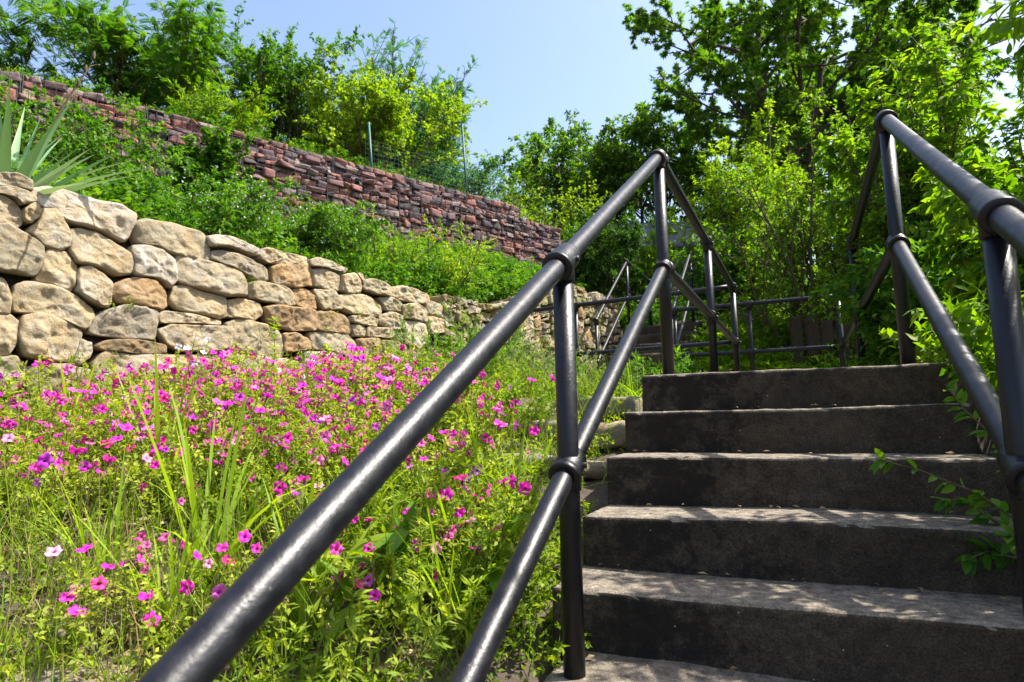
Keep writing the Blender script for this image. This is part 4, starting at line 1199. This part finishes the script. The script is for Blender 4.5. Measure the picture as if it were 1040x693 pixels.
FERN = dict(seg=[6, 4], wob=[.1, .12], up=[.02, .03], kids=[14], t0=[.1], ang=[.6], ratio=[.3], last=1)
def clumpy(name, lab, cat, x, y, dims, stems, leaf, mat, seed, S=FERN, spread=.8, group=None):
    return plant(name, lab, cat, gz(x, y, -.02), dims, stems, .4, .003, S, leaf, M[mat], M['stem'], seed, group, spread=spread, base_r=.08, wood='stems', crown='leaves')
clumpy('feathery_plant', 'low mound of feathery bright green leaves between the flowers and the garden stones', 'plant', -1.0, .45, (.75, .6, .30), 22, lf(LEAF_NARROW, .04, 16, .9, .5, .0), 'fern_leaf', 201)
clumpy('feathery_plant', 'taller feathery green plant at the foot of the stone wall, behind the petunias', 'plant', -2.05, 1.75, (.9, .8, .62), 22, lf(LEAF_NARROW, .05, 18, .9, .5, .0), 'fern_leaf', 202)
clumpy('feathery_plant', 'feathery green mound in front of the wider lavender bush', 'plant', -1.62, 1.2, (.8, .7, .42), 22, lf(LEAF_NARROW, .045, 16, .9, .5, .0), 'fern_leaf', 211)
clumpy('lavender_bush', 'grey green lavender bush in front of the rubble wall, wider one of two', 'lavender', -1.45, 1.9, (.8, .7, .52), 34, lf(LEAF_NARROW, .042, 9, 1, .35, -.1), 'lavender_leaf', 203, dict(FERN, kids=[8], up=[.06, .08]))
clumpy('lavender_bush', 'smaller grey green lavender bush behind the left foreground post', 'lavender', -1.3, 2.75, (.5, .5, .42), 26, lf(LEAF_NARROW, .042, 9, 1, .35, -.1), 'lavender_leaf', 204, dict(FERN, kids=[8], up=[.06, .08]))
clumpy('shrub', 'small leafy green shrub at the foot of the rubble wall beyond the lavender', 'shrub', -1.55, 3.25, (.6, .5, .4), 14, lf(LEAF, .05, 14), 'mid_leaf', 205, SPRAY)
clumpy('weed_plant', 'shaded green weed growing against the second flight of stairs, under the crossing railing', 'weed', -.35, 2.2, (.5, .5, .4), 10, lf(LEAF_NARROW, .07, 9, .8, .6, .1), 'mid_leaf', 206, SPRAY)
for k, (x, y, L, n, lab) in enumerate([
    (-1.0, 1.55, .42, 46, 'clump of arching strap leaves in front of a leafy shrub by the rubble wall'),
    (-.34, 1.35, .36, 40, 'low clump of arching yellow green leaves beside the top step')]):
    r2 = np.random.default_rng(300+k); g = Geo()
    for q, t in enumerate((tpl_blade(1.2, .016), tpl_blade(1.7, .018), tpl_blade(.7, .014))):
        m = n//3; a = r2.uniform(0, 6.3, m); el = r2.uniform(.5, 1.4, m)
        D = np.stack([np.cos(a)*np.cos(el), np.sin(a)*np.cos(el), np.sin(el)], -1)
        N = np.stack([-np.cos(a)*np.sin(el), -np.sin(a)*np.sin(el), np.cos(el)], -1)
        scatter(g, t, np.tile(np.array([[0, 0, 0.]]), (m, 1))+r2.normal(0, .03, (m, 3))*[1, 1, 0], D, N, r2.uniform(.6, 1.2, m)*L, r2.random(m))
    o = g.build('strap_leaved_plant', M['grass'] if k == 0 else M['lime_leaf']); o.location = gz(x, y); put(o, lab, 'plant')

def tuft(seed, L, n):
    r2 = np.random.default_rng(seed); g = Geo()
    for q, t in enumerate((tpl_blade(.35, .017), tpl_blade(.9, .017), tpl_blade(.15, .015))):
        m = n//3; a = r2.uniform(0, 6.3, m); el = r2.uniform(1.05, 1.52, m)
        D = np.stack([np.cos(a)*np.cos(el), np.sin(a)*np.cos(el), np.sin(el)], -1); N = unit(np.stack([-np.cos(a)*np.sin(el), -np.sin(a)*np.sin(el), np.cos(el)], -1))
        scatter(g, t, r2.normal(0, .018, (m, 3))*[1, 1, 0], D, N, r2.uniform(.6, 1.1, m)*L, r2.uniform(.4, 1, m))
    return g
tufts = [tuft(400+k, L, n).build('grass_tuft', M['grass']) for k, (L, n) in enumerate([(.74, 22), (.58, 21), (.46, 24)])]
TG = 'tall grass tufts in the flower bed'; r2 = np.random.default_rng(9)
for k, (x, y) in enumerate([(-1.12, -1.42), (-2.62, -.98), (-2.45, -.80), (-1.05, -1.62), (-.42, -1.05), (-.62, -.45), (-.38, -.62), (-1.35, -1.62), (-.62, -1.52), (-.30, -1.25), (-1.75, -1.1), (-.9, -.9)]):
    o = tufts[k] if k < 3 else copy_tree(tufts[int(r2.integers(0, 3))])
    o.location = gz(x, y, -.01); o.rotation_euler.z = r2.uniform(0, 6.3)
    put(o, 'tuft of tall bright green grass blades standing among the magenta petunias', 'grass tuft', TG)
def foxtail(x, y, L, lab, seed):
    r2 = np.random.default_rng(seed); root = empty('foxtail_grass', gz(x, y), lab, 'foxtail grass')
    a = r2.uniform(0, 6.3); h = np.array([math.cos(a), math.sin(a), 0])
    P = [np.array([0, 0, 0.])]; e = 1.5
    for i in range(14): P.append(P[-1] + (h*math.cos(e)+np.array([0, 0, math.sin(e)]))*L/14); e -= .03 if i < 8 else .30
    g = Geo(); tube(g, P, .0022, .0012, 5); g.build('stalk', M['stem'], root)
    g = Geo(); m = 420; t = r2.uniform(9.2, 14, m); i = np.minimum(t.astype(int), 13); PP = np.array(P)
    q = PP[i] + (PP[i+1]-PP[i])*(t-i)[:, None]; d = unit(PP[i+1]-PP[i])
    D = unit(unit(np.cross(d, r2.normal(0, 1, (m, 3)))) + d*.7)
    scatter(g, LEAF_NARROW, q, D, r2.normal(0, 1, (m, 3)), r2.uniform(.011, .02, m), r2.random(m))
    g.build('seed_head', M['lime_leaf'], root)
    g = Geo(); m = 5; D = unit(np.stack([r2.normal(0, .6, m), r2.normal(0, .6, m), np.ones(m)], -1))
    scatter(g, tpl_blade(.9, .02), np.array(P)[[1, 2, 3, 4, 5]], D, r2.normal(0, 1, (m, 3)), r2.uniform(.16, .26, m), r2.random(m)); g.build('leaves', M['grass'], root)
foxtail(-1.02, -.98, .62, 'nodding foxtail grass head among petunias, close above the foreground rail', 1)
foxtail(-.80, -1.32, .42, 'short foxtail grass head next to the foreground rail, lower than its neighbour', 2)
foxtail(-1.35, -1.25, .55, 'foxtail grass bent over beside the tall grass tufts at the bare soil', 3)
# upright spiky weed in front of the stone wall
def spike_weed(x, y, h, lab, seed):
    r2 = np.random.default_rng(seed); root = empty('spiky_weed', gz(x, y), lab, 'weed')
    g = Geo(); tube(g, [(0, 0, 0), (.01, 0, h*.5), (.0, .01, h)], .004, .002, 5); g.build('stem', M['stem'], root)
    g = Geo(); m = 150; z = r2.uniform(.25, 1, m)**.8*h; a = r2.uniform(0, 6.3, m)
    D = unit(np.stack([np.cos(a), np.sin(a), np.full(m, .45)], -1))
    scatter(g, LEAF_NARROW, np.stack([0*z, 0*z, z], -1), D, np.tile([0, 0, 1.], (m, 1)), r2.uniform(.05, .10, m)*(1.15-.5*z/h), r2.uniform(.4, 1, m)); g.build('leaves', M['grass'], root)
spike_weed(-2.62, .36, .66, 'upright bright green weed with narrow leaves in front of the stone wall, tallest', 5)
spike_weed(-2.48, .75, .44, 'shorter upright narrow-leaved weed in front of the wall, right of the tallest one', 6)
# broad-leaved weeds low in the bed
for k, (x, y, lab) in enumerate([(-.55, -1.38, 'broad-leaved weed with large pale leaves in the bed below the two rails'), (-.36, -1.12, 'broad-leaved weed beside the lower rail, smaller and darker')]):
    clumpy('broad_leaved_weed', lab, 'weed', x, y, (.3, .3, .26), 5, lf(LEAF_LONG, .13, 4, .6, .8, .2), 'weed' if k == 0 else 'mid_leaf', 220+k, dict(FERN, kids=[3]))

# ---- leafy branch reaching over the steps
sp = empty('leafy_sprig', (1.25, -.86, -.66), 'leafy sprig with bright leaves reaching over the steps under the hedge-side rail', 'sprig')
r2 = np.random.default_rng(12); g, gl = Geo(), Geo(); K = []
for pts in ([(0, 0, 0), (-.05, .0, .16), (-.14, .03, .24), (-.27, .02, .30), (-.38, .0, .335)], [(0, 0, 0), (.0, .1, .2), (-.04, .16, .36), (-.12, .2, .47), (-.16, .22, .55)],
            [(0, 0, 0), (-.03, -.06, .1), (-.07, -.1, .17), (-.12, -.13, .15)], [(0, .02, 0), (.02, .0, .18), (-.02, -.04, .3), (-.08, -.06, .36)], [(0, 0, 0), (-.02, -.1, .05), (-.04, -.19, .03)], [(0, 0, 0), (-.07, -.02, .08), (-.15, -.05, .10), (-.20, -.07, .08)], [(0, 0, .02), (-.04, -.12, .12), (-.07, -.2, .17), (-.09, -.26, .15)], [(.02, .05, 0), (-.06, .08, .13), (-.15, .1, .2), (-.21, .1, .21)]):
    tube(g, pts, .0045, .0018, 5); K.append(np.array(pts, float)[1:])
leaf_cloud(gl, r2, K, lf(LEAF_FINE, .050, 26, .6, .8, .2, .5))
g.build('stems', M['twig'], sp); gl.build('leaves', M['mid_leaf'], sp)

# ---- green mesh fence above the gabion wall
fn = empty('mesh_fence', (*g_pt(4.6, UP_TOP, -.5)[:2], UP_TOP), 'green wire mesh fence sagging along the top of the red wall', 'fence')
def fence_part(name, geo, mat): return child_of(geo.build(name, M[mat], None), fn)
g = Geo(); lo, hi = 4.4, 7.3; nn = 26
tops = lambda s: .62 + .12*math.sin(s*2.1)
for k in range(int((hi-lo)/.075)+1):
    s = lo+k*.075; tube(g, [g_pt(s, UP_TOP, -.48), g_pt(s, UP_TOP+tops(s), -.48-.03*math.sin(5*s))], .0022, None, 4)
for z in np.arange(0, .80, .075):
    ss = [s for s in np.arange(lo, hi+.01, .15) if z <= tops(s)]
    if len(ss) > 1: tube(g, [g_pt(s, UP_TOP+z+.02*math.sin(4*s), -.48-.03*math.sin(5*s)) for s in ss], .0022, None, 4)
fence_part('mesh_panel', g, 'green_steel')
for s, h in ((6.3, 1.35), (4.45, .85)):
    g = Geo(); tube(g, [g_pt(s, UP_TOP-.35, -.30), g_pt(s-.03, UP_TOP+h, -.42)], .019, None, 8, caps=True); fence_part('fence_post', g, 'green_steel')

# ---- brown paling fence behind the landing
pf = empty('paling_fence', (1.0, 5.55, -.05), 'short weathered brown paling fence beyond the corner of the landing railing', 'fence')
r2 = np.random.default_rng(4)
for k in range(5):
    V, F = rough_box((-.07, -.012, 0), (.07, .012, .98+r2.uniform(-.12, .08)), .035, .004, .003, 70+k)
    g = Geo(); g.add(V, F); o = g.build('paling', M['wood'], pf); o.location = (-.34+k*.165, 0, 0); o.rotation_euler.y = r2.normal(0, .02)
V, F = rough_box((-.45, .016, .62), (.45, .05, .70), .04, .004, .003, 90); g = Geo(); g.add(V, F); g.build('cross_rail', M['wood'], pf)

# ---- house on the hill behind the trees
hx, hy, hz = at(706, 250, 16.3)
hs = empty('house', (hx, hy, hz-2.45), 'beige house with a grey roof, glimpsed through the trees above the far bushes', 'house')
hs.rotation_euler.z = .35; hs.scale = (.72, .72, .72)
def box(name, lo, hi, mat, parent):
    V, F = rough_box(lo, hi, .8, .01, .001, 1.0, 0); g = Geo(); g.add(V, F); return g.build(name, M[mat], parent)
box('wall', (-3, -2, 0), (3, 2, 3.0), 'house_wall', hs)
g = Geo(); g.add([(-3.3, -2.4, 2.9), (3.3, -2.4, 2.9), (3.3, 0, 4.3), (-3.3, 0, 4.3), (-3.3, 2.4, 2.9), (3.3, 2.4, 2.9), (-3.3, -2.4, 2.75), (3.3, -2.4, 2.75), (-3.3, 2.4, 2.75), (3.3, 2.4, 2.75)],
     [(0, 1, 2, 3), (3, 2, 5, 4), (6, 7, 1, 0), (4, 5, 9, 8), (6, 8, 9, 7)], [(0, 3, 4), (1, 5, 2)]); g.build('roof', M['house_roof'], hs)
for x in (-1.4, 1.3):
    w = box('window', (x-.5, -2.06, 1.0), (x+.5, -2.003, 2.2), 'white_petal', hs)
    box('pane', (x-.42, -2.08, 1.08), (x+.42, -2.062, 2.12), 'glass', w)

# ---- fallen leaves and grit caught on the treads
r2 = np.random.default_rng(21); P, D, N = [], [], []
for i in range(-1, 6):
    yn, z = -(5-i)*RUN, -(5-i)*RISE
    for k in range(16 if i < 4 else 8):
        back = r2.random() < .7
        P.append((r2.uniform(.03, 1.2), yn + (RUN-abs(r2.normal(.02, .03)) if back else r2.uniform(.03, .26)), z+.012)); a = r2.uniform(0, 6.3)
        D.append((math.cos(a), math.sin(a), r2.normal(.05, .12))); N.append((r2.normal(0, .25), r2.normal(0, .25), 1))
g = Geo(); scatter(g, LEAF, P, D, N, r2.uniform(.012, .034, len(P)), r2.random(len(P)))
put(g.build('fallen_leaves', M['straw']), kind='stuff')
